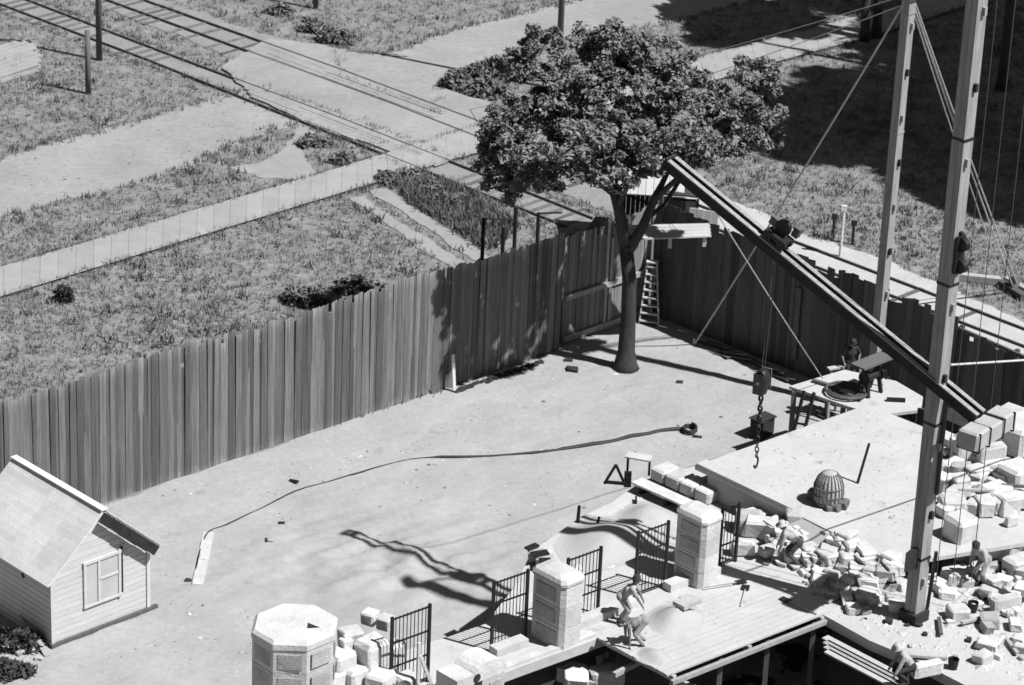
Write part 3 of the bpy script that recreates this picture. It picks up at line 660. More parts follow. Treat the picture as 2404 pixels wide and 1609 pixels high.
# rubbish by the shed
p, q = D(50, 1432), D(108, 1505); single('plank', MB().bar(p+Z*.45, q+Z*.05, .16, .04), M_wood, 'pale plank propped in the rubbish beside the shed wall', 'plank')
for k, (x, y, s) in enumerate(((20, 1490, .5), (45, 1500, .35), (70, 1492, .4), (90, 1512, .3), (10, 1520, .45), (60, 1520, .35), (38, 1535, .3))):
    single('rubbish_lump', MB().rock(D(x, y)+Z*s*.25, (s*.7, s*.5, s*.32), k, (Vector((math.cos(k), math.sin(k), 0)), Vector((-math.sin(k), math.cos(k), 0)), Z), .25), M_panel if k % 2 else M_white, 'lump of broken rubbish heaped at the shady foot of the shed', 'rubble', 'rubbish beside the shed')

bush('dark weeds growing at the shady foot of the shed', 30, 1478, .9, .6, .35, 60, M_leafdk, 'weed_bush')
bush('dark weeds between the rubbish lumps and the bottom corner', 15, 1545, .8, .5, .3, 40, M_leafdk, 'weed_bush')
# ================================================================== YARD CLUTTER
def cable(pts, r_, z=.03, n=6, sub=6):
    P = [D(*q)+Z*z for q in pts]; out = []
    for i in range(len(P)-1):
        a, b, c_, d_ = P[max(i-1, 0)], P[i], P[i+1], P[min(i+2, len(P)-1)]
        for k in range(sub):
            t = k/sub; out.append(.5*((2*b)+(c_-a)*t+(2*a-5*b+4*c_-d_)*t*t+(3*b-a-3*c_+d_)*t**3))
    out.append(P[-1])
    return out
hs = thing('water_hose', 'black hose snaking from a coil across the sandy yard', 'hose', D(1575, 985))
hose_at = lambda q: q+Z*(float(yard_height(q.x, q.y))*.8)
path = cable([(1566, 984), (1500, 992), (1440, 1004), (1380, 1018), (1300, 1028), (1215, 1040), (1080, 1048), (935, 1055), (800, 1092), (690, 1122), (600, 1165), (520, 1205), (482, 1218), (462, 1250), (450, 1300), (440, 1340)], .03)
obj('hose_line', MB().tube([hose_at(p)+Z*(.02*math.sin(i*.7)) for i, p in enumerate(path)], [.075 if i < 26 else .045 if i < 40 else .022 for i in range(len(path))], 6), M_hose, hs, True)
cpts = [D(1578, 990)+Vector((math.cos(a)*.22, math.sin(a)*.30, .05+.012*a)) for a in np.linspace(0, 6.28*2.2, 40)]
obj('coil', MB().tube(cpts, .045, 6), M_hose, hs, True)
obj('nozzle', MB().tube([D(1585, 1002)+Z*.06, D(1606, 1004)+Z*.06], .05, 6), M_iron, hs, True)
cb = thing('guy_stake', 'short dark stake pinning the hose in the middle of the yard', 'stake', D(670, 1105)); obj('shaft', MB().tube([D(664, 1102)+Z*.05, D(682, 1110)+Z*.12], .05, 6), M_iron, cb)
p, q = D(478, 1222), D(452, 1342); single('board', MB().bar(p+Z*.05, q+Z*.05, .34, .05), M_white, 'white board lying flat in the yard right of the shed', 'board')
p = D(1322, 1196, FZ); single('stake', MB().tube([p, p+Z*.55+Vector((.02, 0, 0))], [.06, .05], 7), M_iron, 'short dark stake standing upright beside the sand heap', 'stake')
p = D(1366, 1204, FZ); single('stake', MB().tube([p, p+Z*.3+Vector((.05, 0, 0))], [.05, .04], 7), M_iron, 'stubby dark stake right of the taller one by the sand heap', 'stake')
for k, (x, y, s, lab) in enumerate(((620, 1245, .42, 'dark lump of stone lying alone in the yard centre left'), (619, 1266, .2, 'small dark stone just below the dark lump in the yard'), (645, 1200, .2, 'thin dark scrap above the lump in the yard'), (935, 1058, .16, 'dark clod beside the hose in the yard'), (430, 1330, .2, 'dark scrap beside the white board in the yard'), (1310, 850, .42, 'flat dark scrap on the ground left of the trunk'), (1300, 827, .3, 'dark clod at the fence foot left of the trunk'), (1555, 878, .25, 'dark stick of wood on the sand right of the trunk'), (1130, 868, .3, 'dark clod against the foot of the long fence'))):
    single('stone', MB().rock(D(x, y)+Z*s*.12, (s, s*.8, s*.4), k+40, None, .25), M_dark if k not in (1, 3) else M_panel, lab, 'stone')
rub = thing('earth_ridge', 'dark broken line of clods along the foot of the long fence', 'earth', D(1150, 870)); rr = random.Random(4)
mm = MB()
for k in range(70):
    f = k/70; x = 1040+(1245-1040)*f; y = 896-(896-826)*f; s = rr.uniform(.06, .16); mm.rock(D(x+rr.uniform(-4, 4), y+rr.uniform(0, 7))+Z*s*.3, (s*1.6, s, s*.7), k, (A, B, Z), .3)
o = obj('clods', mm, M_dark, rub); o['kind'] = 'stuff'; rub['kind'] = 'stuff'
def crumbs(name, label, cat, n, gen, s0, s1, m, z):
    mm = MB(); rr = random.Random(n)
    for _ in range(n):
        x, y = gen(rr); s_ = rr.uniform(s0, s1)*(1+1.5*(rr.random() < .06)); a = rr.uniform(0, 6.28); c_ = Vector((x, y, z)); ca, sa = math.cos(a), math.sin(a)
        v = [c_+Vector((ca*s_, sa*s_, 0)), c_+Vector((-sa*s_*.8, ca*s_*.8, 0)), c_+Vector((-ca*s_*.9, -sa*s_*.9, 0)), c_+Vector((sa*s_, -ca*s_, 0)), c_+Vector((rr.uniform(-.3, .3)*s_, rr.uniform(-.3, .3)*s_, s_*rr.uniform(.2, .55)))]
        mm.add(v, [(0, 1, 4), (1, 2, 4), (2, 3, 4), (3, 0, 4)])
    o = obj(name, mm, m); tag(o, label, cat, kind='stuff'); return o
def in_px(poly, z=0):
    xs = [p[0] for p in poly]; ys = [p[1] for p in poly]
    def g(rr):
        while True:
            x, y = rr.uniform(min(xs), max(xs)), rr.uniform(min(ys), max(ys))
            if inpoly(np.array([x]), np.array([y]), poly)[0]: q = D(x, y, z); return q.x, q.y
    return g
YP = [(350, 1140), (1040, 910), (1400, 800), (1500, 770), (1780, 890), (1560, 1080), (1200, 1250), (900, 1420), (500, 1560), (130, 1560), (350, 1420), (360, 1250)]
crumbs('gravel', 'fine scattered gravel and crumbs on the sandy yard', 'gravel', 1500, in_px(YP), .015, .045, M_stain, .02)
crumbs('gravel', 'pale chips of stone sprinkled on the sandy yard', 'gravel', 500, in_px(YP), .015, .05, M_white, .02)
crumbs('gravel', 'loose stones and clods on the dirt road and crossing', 'gravel', 500, in_px([(0, 380), (560, 225), (860, 140), (1100, 240), (1100, 330), (700, 285), (0, 490)]), .02, .05, M_stain, .01)
# debris in the shade of the right fence
for k in range(12):
    f = random.random(); p = FR0.lerp(FR1, .12+.55*f)+in_r*random.uniform(.4, 1.0); a = random.uniform(-.3, .3)+math.atan2(-.68, .73)
    v = Vector((math.cos(a), math.sin(a), 0)); single('scrap_board', MB().bar(p-v*random.uniform(.3, .9)+Z*.05, p+v*random.uniform(.3, .9)+Z*random.uniform(.05, .3), .16, .04), M_pole if k % 3 else M_wood, 'scrap board lying in the shade along the dark right fence', 'board', 'scrap boards under the right fence')

# ================================================================== BUILDING UNDER CONSTRUCTION
# terrace wall and floor
P_floor = [D(*q, FZ) for q in [(540, 1590), (895, 1500), (1110, 1428), (1180, 1340), (1216, 1262), (1330, 1182), (1400, 1150), (1470, 1100), (1592, 1066), (1985, 990), (2110, 1040), (2343, 1135), (2800, 1330), (2800, 1800), (2420, 1640), (2250, 1590), (2100, 1512), (1990, 1466), (1893, 1412), (1728, 1326), (1368, 1462), (1180, 1530), (1090, 1565), (900, 1640), (600, 1720)]]
fl = struct(obj('floor', MB().prism(P_floor, FZ-.30, FZ), M_plaster))
# supporting walls down to the ground, set in from the edges
def wall_along(pts, z0, z1, th, m, name):
    mb_ = MB()
    for a, b in zip(pts, pts[1:]): mb_.bar(Vector((a.x, a.y, (z0+z1)/2)), Vector((b.x, b.y, (z0+z1)/2)), th, z1-z0)
    return struct(obj(name, mb_, m))
inn = lambda q: Vector(q)
wall_along([p+A*.25 for p in P_floor[0:1]]+[p+n_in*.3-B*.05 for p in P_floor[1:9]], 0, FZ-.302, .4, M_conc, 'terrace_wall')
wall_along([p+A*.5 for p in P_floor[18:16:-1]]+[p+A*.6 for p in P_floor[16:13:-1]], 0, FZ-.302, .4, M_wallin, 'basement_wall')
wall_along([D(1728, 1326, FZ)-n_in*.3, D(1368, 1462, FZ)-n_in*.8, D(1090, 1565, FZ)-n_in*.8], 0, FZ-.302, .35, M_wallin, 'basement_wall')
sheet('basement_floor', [D(*q, 0) for q in [(900, 1660), (1500, 1400), (2000, 1380), (2900, 1600), (2900, 2300), (900, 2300)]], 0.030, M_dark, 1, .1)  # dark earth colour that also paints the shade of the pit
sheet('gap_shade', [D(*q) for q in [(2060, 905), (2130, 900), (2300, 960), (2480, 1040), (2480, 1130), (2250, 1090), (2090, 1010)]], 0.034, M_dark, .5, .06, 15)  # near-black sheet paints the shade in the gap behind the slab
# slab
slab_pts = [D(*q, SZ) for q in [(1590, 1066), (1985, 926), (2110, 976), (2343, 1080), (2500, 1150), (2420, 1230), (2050, 1290), (1812, 1172)]]
sl_o = struct(obj('raised_slab', MB().prism(slab_pts[:8], SZ-.12, SZ), M_plaster))
L0, T0, R0 = slab_pts[0], slab_pts[1], slab_pts[7]
dL = (R0-L0).normalized(); nL = Vector((-dL.y, dL.x, 0)); nL = nL if nL.y > 0 else -nL
fb = thing('edge_beam', 'grey concrete beam under the near edge of the raised floor slab', 'beam', (L0+R0)/2)
obj('beam', MB().bar(L0+nL*.2-Z*.52+dL*.5, R0+nL*.2-Z*.52, .3, .78), M_conc, fb)
for f in (.12, .42): obj('stub_pier', MB().box(L0.lerp(R0, f)+nL*.25+Z*(-1.3), (.45, .45, 1.0), (dL, nL, Z)), M_plaster, fb)
rub_pts = [D(1812, 1172, SZ), D(1930, 1228, SZ), D(2050, 1288, SZ)]
rl = MB(); o1 = Vector((-.55, -.95, 0))
rl.add([p+Z*.006+nL*.05 for p in rub_pts]+[p+o1*1.3-Z*(SZ-FZ-.01) for p in rub_pts], [(0, 1, 4, 3), (1, 2, 5, 4)])
struct(obj('rubble_slope', rl, M_sand))
# curb strip on the slab's near edge
struct(obj('slab_curb', MB().bar(L0+nL*.22+Z*.05+dL*.05, R0+nL*.22+Z*.05, .42, .10), M_plaster))
# wall behind slab on the right, with a dark gap
wl = thing('low_wall', 'pale low wall along the back edge of the slab below the counterweight', 'wall', D(2240, 1035, SZ))
obj('wall', MB().bar(D(2150, 1006, SZ)+Z*.12, D(2480, 1150, SZ)+Z*.12, .5, .24), M_white, wl)
struct(obj('gap_shade_block', MB().prism([D(*q, FZ) for q in [(2100, 930), (2160, 955), (2400, 1060), (2420, 1030), (2200, 930)]], 0.5, FZ-.05), M_dark))  # near-black block added to paint the shaded gap below the counterweight
# working deck of planks over the pit
d00, d01, d10 = D(1368, 1462, FZ), D(1530, 1548, FZ), D(1728, 1326, FZ)
deck = thing('plank_deck', 'broad pale plank deck over the dark basement with ledger below its edge', 'deck', d00)
u = (d10-d00); v = (d01-d00); npk = 12
for k in range(npk):
    a = d00+v*((k+.5)/npk); wdt = v.length/npk*abs(math.sin(u.angle(v)))
    ex = random.uniform(-.04, .06)*0; du = u.normalized(); obj('plank', MB().bar(a-du*.05+Z*(.03+random.uniform(0, .012)), a+u*(1.0)+du*.2+Z*(.03+random.uniform(0, .012)), wdt-.012, .06), M_plaster, deck)
for f in (.03, .5, .97):
    a = d00+u*f; obj('joist', MB().bar(a-Z*.10, a+v*1.02-Z*.10, .12, .16), M_wood, deck)
obj('ledger', MB().bar(d01-Z*.14+v.normalized()*.12, d01+u-Z*.14+v.normalized()*.12, .12, .12), M_wood, deck)
for f in (.05, .35, .65, .95): 
    a = d01+u*f-v.normalized()*.15; obj('post', MB().box(Vector((a.x, a.y, (FZ-.2)/2)), (.14, .14, FZ-.2)), M_pole, deck)
p, q = D(1405, 1545, FZ-.4), D(1490, 1500, FZ-.4); single('putlog', MB().bar(p, q+(q-p)*.2, .12, .14), M_wood, 'pale scaffold pole bridging the dark gap left of the plank deck', 'timber')
p, q = D(1525, 1545, FZ-.8), D(1600, 1580, FZ-.8); single('putlog', MB().bar(p, q, .12, .14), M_wood, 'pale timber in the gap below the front corner of the deck', 'timber')
# curb along terrace near edge
struct(obj('terrace_curb', MB().bar(D(1095, 1560, FZ)-n_in*.14+Z*.05, D(1366, 1458, FZ)-n_in*.14+Z*.05, .24, .10), M_white))

# columns of stacked blocks, aligned with the row
def column(label, corner, wl_, wr_, z0, hgt, nblk=3, octo=False, name='stone_column', seed=0, panels=True, cap=.22):
    """corner: near corner on the floor; wl_ runs along B (left face), wr_ along A (right face)"""
    c = Vector(corner); t = thing(name, label, 'column', c+B*wl_/2+A*wr_/2, 'stone columns of the arcade'); ctr = c+B*wl_/2+A*wr_/2; ctr.z = 0
    rr = random.Random(seed); bh = (hgt-cap)/nblk
    for k in range(nblk):
        s = 1.0; zc = z0+bh*(k+.5)
        ch = .12
        x0, x1, y0, y1 = -wl_/2, wl_/2, -wr_/2, wr_/2
        pts = [(x0+ch, y0), (x1-ch, y0), (x1, y0+ch), (x1, y1-ch), (x1-ch, y1), (x0+ch, y1), (x0, y1-ch), (x0, y0+ch)]
        P = [ctr+B*px+A*py for px, py in pts]
        bl = obj('block', MB().prism(P, z0+bh*k, z0+bh*(k+1)-.014), M_white, t)
        if panels:
            obj('panel', MB().box(ctr-A*(wr_/2+.008)+Z*zc+B*rr.uniform(-.05, .05), (wl_*.58, .03, bh*.62), (B, A, Z)), M_panel, bl)
            if wr_ > .9: obj('panel', MB().box(ctr-B*(wl_/2+.008)+Z*zc, (wr_*.5, .03, bh*.55), (A, B, Z)), M_white, bl)
    rings = []
    for s, zz in ((1.05, 0), (1.05, cap*.35), (.92, cap*.8), (.55, cap*1.05)):
        rings.append([ctr+(B*px+A*py)*s+Z*(z0+hgt-cap+zz+.002) for px, py in pts])
    obj('cap', MB().loft(rings), M_white, t)
    return t
column('square stone column with three grey panels, between the two bent workers and the left gates', D(1283, 1492, FZ), 1.28, .85, FZ, 2.15, 3, seed=1)
column('stone column behind the workers, nearest the concrete beam', D(1602, 1352, FZ), 1.15, .80, FZ, 2.25, 4, seed=2)
oc = D(672, 1600, FZ); oc.z = 0; pr = thing('octagonal_pier', 'broad octagonal white stone pier at the bottom edge, leftmost of the row', 'column', D(672, 1600, FZ))
def octa(r_, z): return [oc+A*(r_*math.cos(a))+B*(r_*math.sin(a)*.95)+Z*z for a in np.linspace(math.pi/8, 2*math.pi+math.pi/8, 9)[:-1]]
ph = 2.05
for k in range(3):
    bl = obj('block', MB().loft([octa(1.16, FZ+ph*k/3+.006), octa(1.16, FZ+ph*(k+1)/3-.008)]), M_white, pr)
    for f in range(8):
        a = (f+.5)*math.pi/4+math.pi/8; nr = A*math.cos(a)+B*math.sin(a)*.95
        if nr.y < .2: nr.normalize(); tr_ = Vector((-nr.y, nr.x, 0)); obj('panel', MB().box(oc+nr*1.062+Z*(FZ+ph*(k+.5)/3), (.62, .03, ph/3*.62), (tr_, nr, Z)), M_panel, bl)
obj('cap', MB().loft([octa(1.19, FZ+ph), octa(1.19, FZ+ph+.16), octa(1.10, FZ+ph+.24)]), M_white, pr)
obj('mortise', MB().prism([oc+A*.05-B*.45, oc+A*.32-B*.62, oc+A*.24-B*.25], FZ+ph+.242, FZ+ph+.255), M_dark, pr)

# iron grille gates
def gate(label, br, blx, bly, hgt, nbar=9, left_post=True, rails=4):
    r0 = D(*br, FZ); l0 = D(blx, bly, FZ); d = (l0-r0); Lg = d.length; d.normalize()
    t = thing('iron_gate', label, 'gate', r0, 'iron grille gates of the arcade')
    obj('post', MB().box(r0+Z*hgt/2, (.075, .075, hgt), (d, Vector((-d.y, d.x, 0)), Z)), M_iron, t)
    if left_post: obj('post', MB().box(l0+Z*hgt/2, (.075, .075, hgt), (d, Vector((-d.y, d.x, 0)), Z)), M_iron, t)
    for k in range(rails):
        z = .12+(hgt-.2)*k/(rails-1); obj('rail', MB().bar(r0+d*.04+Z*z, l0-d*.04+Z*z, .03, .045), M_iron, t)
    for k in range(nbar):
        q = r0+d*(Lg*(k+1)/(nbar+1)); obj('bar', MB().box(q+Z*(hgt/2+.03), (.018, .018, hgt-.12), (d, Vector((-d.y, d.x, 0)), Z)), M_iron, t)
    return t
gate('black iron grille gate lowest in the row, left of the broken arch', (978, 1560), 893, 1592, 2.35, 9)
gate('black iron grille gate touching the left side of the panelled column', (1201, 1462), 1124, 1490, 2.15, 9)
gate('black iron grille gate half hidden by the bent workers', (1367, 1404), 1293, 1432, 2.10, 8)
gate('tall iron grille gate left of the column behind the workers', (1520, 1343), 1452, 1368, 2.10, 8)
gate('narrow iron grille gate behind the rear column under the beam', (1682, 1285), 1644, 1299, 1.9, 4)

# broken arch and blocks between the gates
def blockpile(items, label, cat, group, m=M_white, z0=FZ, name='stone_block'):
    for k, (x, y, sx, sy, sz, zb) in enumerate(items):
        a = random.uniform(-.35, .35)+math.atan2(A.y, A.x); ax = (Vector((math.cos(a), math.sin(a), 0)), Vector((-math.sin(a), math.cos(a), 0)), (Z+Vector((random.uniform(-.06, .06), random.uniform(-.06, .06), 0))).normalized())
        single(name, MB().rock(D(x, y, z0)+Z*(zb+sz/2), (sx, sy, sz), int(x*7+y), ax, .07), m, label[k] if isinstance(label, list) else label, cat, group)
ar = thing('broken_arch', 'broken stone arch stump with rounded top between the lower two gates', 'stone arch', D(1070, 1560, FZ))
c0 = D(1070, 1630, FZ); c0.z = 0
obj('jamb', MB().prism([c0-A*.75-B*.35, c0-A*.15-B*.35, c0-A*.15+B*.45, c0-A*.75+B*.45], FZ, FZ+1.35), M_white, ar)
obj('jamb', MB().prism([c0+A*.15-B*.35, c0+A*.95-B*.35, c0+A*.95+B*.45, c0+A*.15+B*.45], FZ, FZ+1.05), M_white, ar)
prof_ = [(math.cos(a)*.62, math.sin(a)*.50) for a in np.linspace(0, math.pi, 12)]
obj('arch_top', MB().loft([[c0+A*(.42+px)+B*bb+Z*(FZ+1.052+pz) for px, pz in prof_] for bb in (-.34, .46)]), M_white, ar)
obj('niche', MB().box(c0-B*.36+A*.62+Z*(FZ+.72), (.42, .03, .34), (A, B, Z)), M_panel, ar); obj('niche', MB().lathe(c0-B*.36-A*.05+Z*(FZ+1.2), [(.12, -.01), (.13, 0), (.11, .012)], 10, (A, Z, -B)), M_dark, ar)
blockpile([(778, 1590, .7, .6, 1.1, .2), (800, 1560, .6, .5, .6, 1.0), (850, 1575, .8, .6, 1.5, 0), (880, 1560, .5, .5, .8, .3), (815, 1590, .9, .6, .9, 0), (870, 1600, .7, .6, .8, 0), (760, 1600, .7, .6, .9, 0), (905, 1545, .5, .4, .9, .1), (930, 1590, .6, .5, .6, 0), (845, 1500, .45, .4, .35, 1.0), (790, 1575, .3, .3, .3, 1.2), (880, 1520, .4, .4, .35, 1.1)], ['pale stone touching the right side of the octagonal pier, middle height', 'stone perched high between octagonal pier and the tallest block of the pile', 'tallest upright block in the pile between octagonal pier and lowest gate', 'block right of the tallest one in the pile by the lowest gate', 'broad low block in front of the tallest one in the pile', 'low block at the bottom edge below the tallest one', 'low block wedged against the foot of the octagonal pier', 'block standing just left of the lowest iron gate', 'low block in front of the lowest iron gate at the bottom edge', 'small stone at the back of the pile, highest in the picture', 'smallest cube on top of the pile beside the octagonal pier', 'small stone at the back of the pile nearest the lowest gate'], 'stone', 'stones piled beside the flat-topped pier')
p = D(1000, 1600, FZ); single('brace', MB().bar(p, p+A*-.65+Z*1.55, .09, .05, n_in), M_white, 'white diagonal brace leaning on the stones beside the lowest gate', 'brace'); 
p = D(955, 1600, FZ); single('brace', MB().bar(p, p+Z*1.7, .1, .06, n_in), M_white, 'white upright batten beside the lowest gate', 'brace')
# low wall segments between the gates (under the grilles)
wl2 = thing('parapet', 'low pale parapet under the gates on the yard edge', 'wall', D(1240, 1440, FZ))
for a, b in (((985, 1588), (1120, 1538)), ((1128, 1500), (1200, 1474)), ((1310, 1440), (1450, 1385)), ((1525, 1352), (1640, 1310))):
    obj('coping_stone', MB().bar(D(*a, FZ)+Z*.12, D(*b, FZ)+Z*.12, .35, .24), M_white, wl2)

# sand heap and little wing by the yard
def heap(name, label, pts, cat, m, n1=46, n2=16, seed=3, rz=.05):
    """pts: (centre, rx along A, ry along B, height)"""
    c, rx, ry, hh = pts; rr = random.Random(seed); rings = []
    prof = [(q, (.5+.5*math.cos(math.pi*q))**1.05) for q in (1.0, .93, .86, .78, .70, .62, .54, .46, .38, .30, .22, .14, .06, .01)]; p1, p2, p3 = rr.uniform(0, 6), rr.uniform(0, 6), rr.uniform(0, 6); wob = lambda a, q: 1+rz*(1.6*math.sin(2*a+p1)+1.2*math.sin(3*a+p2)+.8*math.sin(5*a+p3))
    for s, z in prof: rings.append([c+A*(rx*s*math.cos(a)*wob(a, s))+B*(ry*s*math.sin(a)*wob(a, s))+Z*(z*hh) for a in np.linspace(0, 2*math.pi, n1+1)[:-1]])
    return single(name, MB().loft(rings, False), m, label, cat, smooth=True)
heap('sand_heap', 'broad low pale sand heap on the terrace behind the gates', (D(1400, 1240, FZ)+Vector((0, 0, .004)), 1.9, 1.5, .42), 'sand heap', M_sand)
heap('sand_heap', 'small low sand heap beside the column behind the workers', (D(1480, 1185, FZ)+Vector((0, 0, .004)), 1.1, .9, .30), 'sand heap', M_sand, seed=6)
heap('mortar_heap', 'low pale mortar heap on the plank deck beside the bent worker', (D(1545, 1420, FZ+.05), 1.0, .9, .36), 'mortar heap', M_sand, 30)
heap('mortar_heap', 'pale spilled mortar running along the near edge of the plank deck', (D(1500, 1505, FZ+.05), .45, .8, .20), 'mortar heap', M_sand, 24, seed=8)
mt = single('mortar_box', MB().box(D(1570, 1412, FZ)+Z*.47, (.7, .45, .12), (A, B, Z)), M_panel, 'shallow grey mortar box sunk in the mortar heap', 'box')
wg = thing('wing_wall', 'low pale stone coping with a plank ledge behind the rear column', 'wall', D(1540, 1130, FZ))
c_a, c_b = D(1480, 1098, FZ), D(1615, 1160, FZ)
for k in range(4): obj('coping_stone', MB().rock(c_a.lerp(c_b, (k+.5)/4)+Z*.2+nL*.45, ((c_b-c_a).length/4-.02, .75, .40), 500+k, (dL, nL, Z), .03), M_white, wg)
pl0, pl1 = D(1462, 1118, FZ), D(1612, 1186, FZ)
for k in range(2): obj('ledge_plank', MB().bar(pl0+Z*(.30+.004*k)-nL*.24*k, pl1+Z*(.30+.004*k)-nL*.24*k, .23, .06), M_white, wg)
for f in (.1, .5, .9):
    q = pl0.lerp(pl1, f)-nL*.12; obj('post', MB().box(q+Z*.13, (.1, .3, .26), (dL, nL, Z)), M_iron, wg)
for k, (x, y, sx, sy) in enumerate(((1500, 1125, .5, .3), (1560, 1150, .6, .3), (1640, 1215, .5, .4), (1455, 1150, .3, .2))):
    single('timber_scrap', MB().box(D(x, y, FZ)+Z*.08, (sx, sy*.3, .12), ((A+B*.5*(k-1)).normalized(), (B-A*.5*(k-1)).normalized(), Z)), M_dark, ('dark timber scrap left of the stone coping', 'dark timber scrap under the middle of the ledge plank', 'dark timber scrap between rear column and beam', 'small dark scrap at the sand heap top')[k], 'timber')
th = thing('sawhorse', 'small dark triangular trestle at the corner by the yard', 'trestle', D(1405, 1105, 2.4))
q = D(1407, 1108, FZ)
obj('side_frame', MB().bar(q+Vector((-.32, 0, 0)), q+Vector((0, .05, .62)), .07, .07).bar(q+Vector((.30, 0, 0)), q+Vector((0, .05, .62)), .07, .07).bar(q+Vector((-.3, 0, .06)), q+Vector((.3, 0, .03)), .07, .09), M_iron, th)
tb = thing('trestle_table', 'small trestle table with pale top behind the dark trestle', 'trestle', D(1450, 1075, 2.6))
q0, q1 = D(1432, 1078, FZ)+Z*.55, D(1488, 1088, FZ)+Z*.55; obj('top', MB().bar(q0, q1, .4, .05), M_white, tb)
for f in (.06, .94):
    q = q0.lerp(q1, f); obj('leg', MB().box(Vector((q.x, q.y, FZ+.26)), (.07, .10, .52)), M_iron, tb)
q = D(1436, 1100, FZ)+Z*.3; obj('brace', MB().box(q-Z*.25, (.22, .1, .5)), M_iron, tb)
# dark scraps on heap shoulder
for k, (x, y, sx, sy) in enumerate(((1216, 1255, .42, .2), (1234, 1270, .5, .26), (1246, 1286, .34, .22))):
    single('slate_scrap', MB().box(D(x, y+22, FZ)+Z*.36, (sx, sy, .06), ((A+B*-.4*k).normalized(), (B+A*.4*k).normalized(), Z)), M_iron, ('highest', 'middle', 'lowest')[k]+' of three dark flat scraps at the left foot of the sand heap', 'scrap')
    single('stone', MB().rock(D(x+14, y+28, FZ)+Z*.16, (.5, .4, .32), k+90, None, .2), M_sand, 'pale stone under the '+('highest', 'middle', 'lowest')[k]+' dark flat scrap', 'stone')

# far deck by the second mast
DZ = 2.7
dp = [D(*q, DZ) for q in [(1806, 884), (1932, 846), (1985, 858), (2050, 872), (2112, 908), (2108, 938), (2010, 950), (1940, 930)]]
dk = thing('hoist_platform', 'pale flat platform carrying the winch at the second mast', 'platform', D(1960, 900, DZ))
obj('top', MB().prism(dp, DZ-.10, DZ), M_plaster, dk)
for p in (dp[0], dp[1], dp[7], dp[4], dp[3]):
    q = p.lerp(dp[6], .06); obj('post', MB().box(Vector((q.x, q.y, (DZ-.11)/2)), (.16, .16, DZ-.11)), M_pole, dk)
obj('skirt', MB().bar(dp[7]-Z*.55+Vector((.1, .1, 0)), dp[6]-Z*.55+Vector((0, .1, 0)), .06, .85), M_dark, dk)
ld = thing('ladder', 'short dark ladder against the left edge of the winch platform', 'ladder', D(1840, 1010, 0)); rr = random.Random(3)
la, lb = D(1838, 902, DZ), D(1861, 906, DZ); fa, fb_ = Vector((la.x-.55, la.y-.75, 0)), Vector((lb.x-.55, lb.y-.75, 0))
for a, b in ((fa, la), (fb_, lb)): obj('rail', MB().bar(a, b+(b-a)*.04, .09, .09), M_iron, ld)
for k in range(7): obj('rung', MB().bar(fa.lerp(la, (k+.6)/7), fb_.lerp(lb, (k+.6)/7), .06, .06), M_iron, ld)
q = D(1742, 1000, 0); bxo = thing('tool_box', 'dark lidded box leaning at the yard corner under the hoist chain', 'box', q)
obj('body', MB().box(q+Z*.40, (.75, .5, .62), ((A+B*.2).normalized(), (B-A*.2).normalized(), Z)), M_dark, bxo); obj('stand', MB().box(q+Z*.045, (.6, .4, .09), (A, B, Z)), M_pole, bxo); obj('lid', MB().box(q+Z*.73, (.8, .55, .04), (A, B, Z)), M_dark, bxo)

# ================================================================== DERRICKS
def mast(label, base, x, y, side, z1, seed, splits=2, name='derrick_mast'):
    base = Vector(base); t = thing(name, label, 'mast', base); zz = z1-base.z
    hs_ = side/2
    obj('timber', MB().box(base+B*hs_*.51+Z*zz/2, (side, side*.49, zz), (A, B, Z)), M_mast, t)
    obj('timber', MB().box(base-B*hs_*.51+Z*zz/2, (side, side*.49, zz), (A, B, Z)), M_mast, t)
    k = 2.0
    while k < zz:
        obj('band', MB().box(base+Z*k, (side+.03, side*1.02+.03, .07), (A, B, Z)), M_iron if seed else M_mast, t); k += 4.1
    for k in range(9):
        zc = 1.3+k*zz/9.5; obj('cleat', MB().box(base+Z*zc-B*(side*.5+.05)+A*side*.1*((k % 3)-1), (.10, .10, .22), (A, B, Z)), M_boom if k % 2 else M_mast, t)
    obj('foot', MB().box(base+Z*.16, (side*1.5, side*1.5, .3), (A, B, Z)), M_boom, t)
    return t
m1b = D(2090, 1418, FZ); m2b = D(1992, 944, 0.0)
m1 = mast('tall foreground derrick mast of two squared timbers carrying the boom', m1b, 0, 0, .40, 22.8, 1)
z2 = zat(m2b, 2076, -14)
m2 = mast('second derrick mast farther back beside the dark fence', m2b, 0, 0, .32, z2, 0)
obj('head_block', MB().box(m2b+Z*(z2+.15), (.7, .7, .3), (A, B, Z)), M_boom, m2)
# boom: pivot on the first mast, tip seen above the fence
zp = zat(m1b, 2138, 878); PV = Vector((m1b.x, m1b.y, zp))
TIP = Vector((3.75, 83.5, 14.7))
# tip refined so that it lies on the sight line through the tip at 14.7 m
TIP = D(1533, 374, 14.4); 
dB = (TIP-PV).normalized()
s_tail = 1.45; TAIL = PV-dB*s_tail
side = dB.cross(Z).normalized(); upB = side.cross(dB).normalized()
bo = thing('derrick_boom', 'long boom of twin deep timbers crossing the picture down to the mast', 'boom', PV)
for sgn in (-1, 1):
    e = side*sgn*.165
    nseg = 3
    for k in range(nseg):
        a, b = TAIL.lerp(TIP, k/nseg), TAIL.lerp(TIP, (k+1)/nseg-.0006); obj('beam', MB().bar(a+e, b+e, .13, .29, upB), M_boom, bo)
        obj('lit_top_strip', MB().bar(a+e+upB*.165, b+e+upB*.165, .155, .035, upB), M_mast, bo)  # pale strips paint the sunlit top edges of the dark beams
for f in (.02, .30, .62, .985): q = TAIL.lerp(TIP, f); obj('spacer', MB().box(q-upB*.1, (.18, .19, .22), (dB, side, upB)), M_iron, bo)
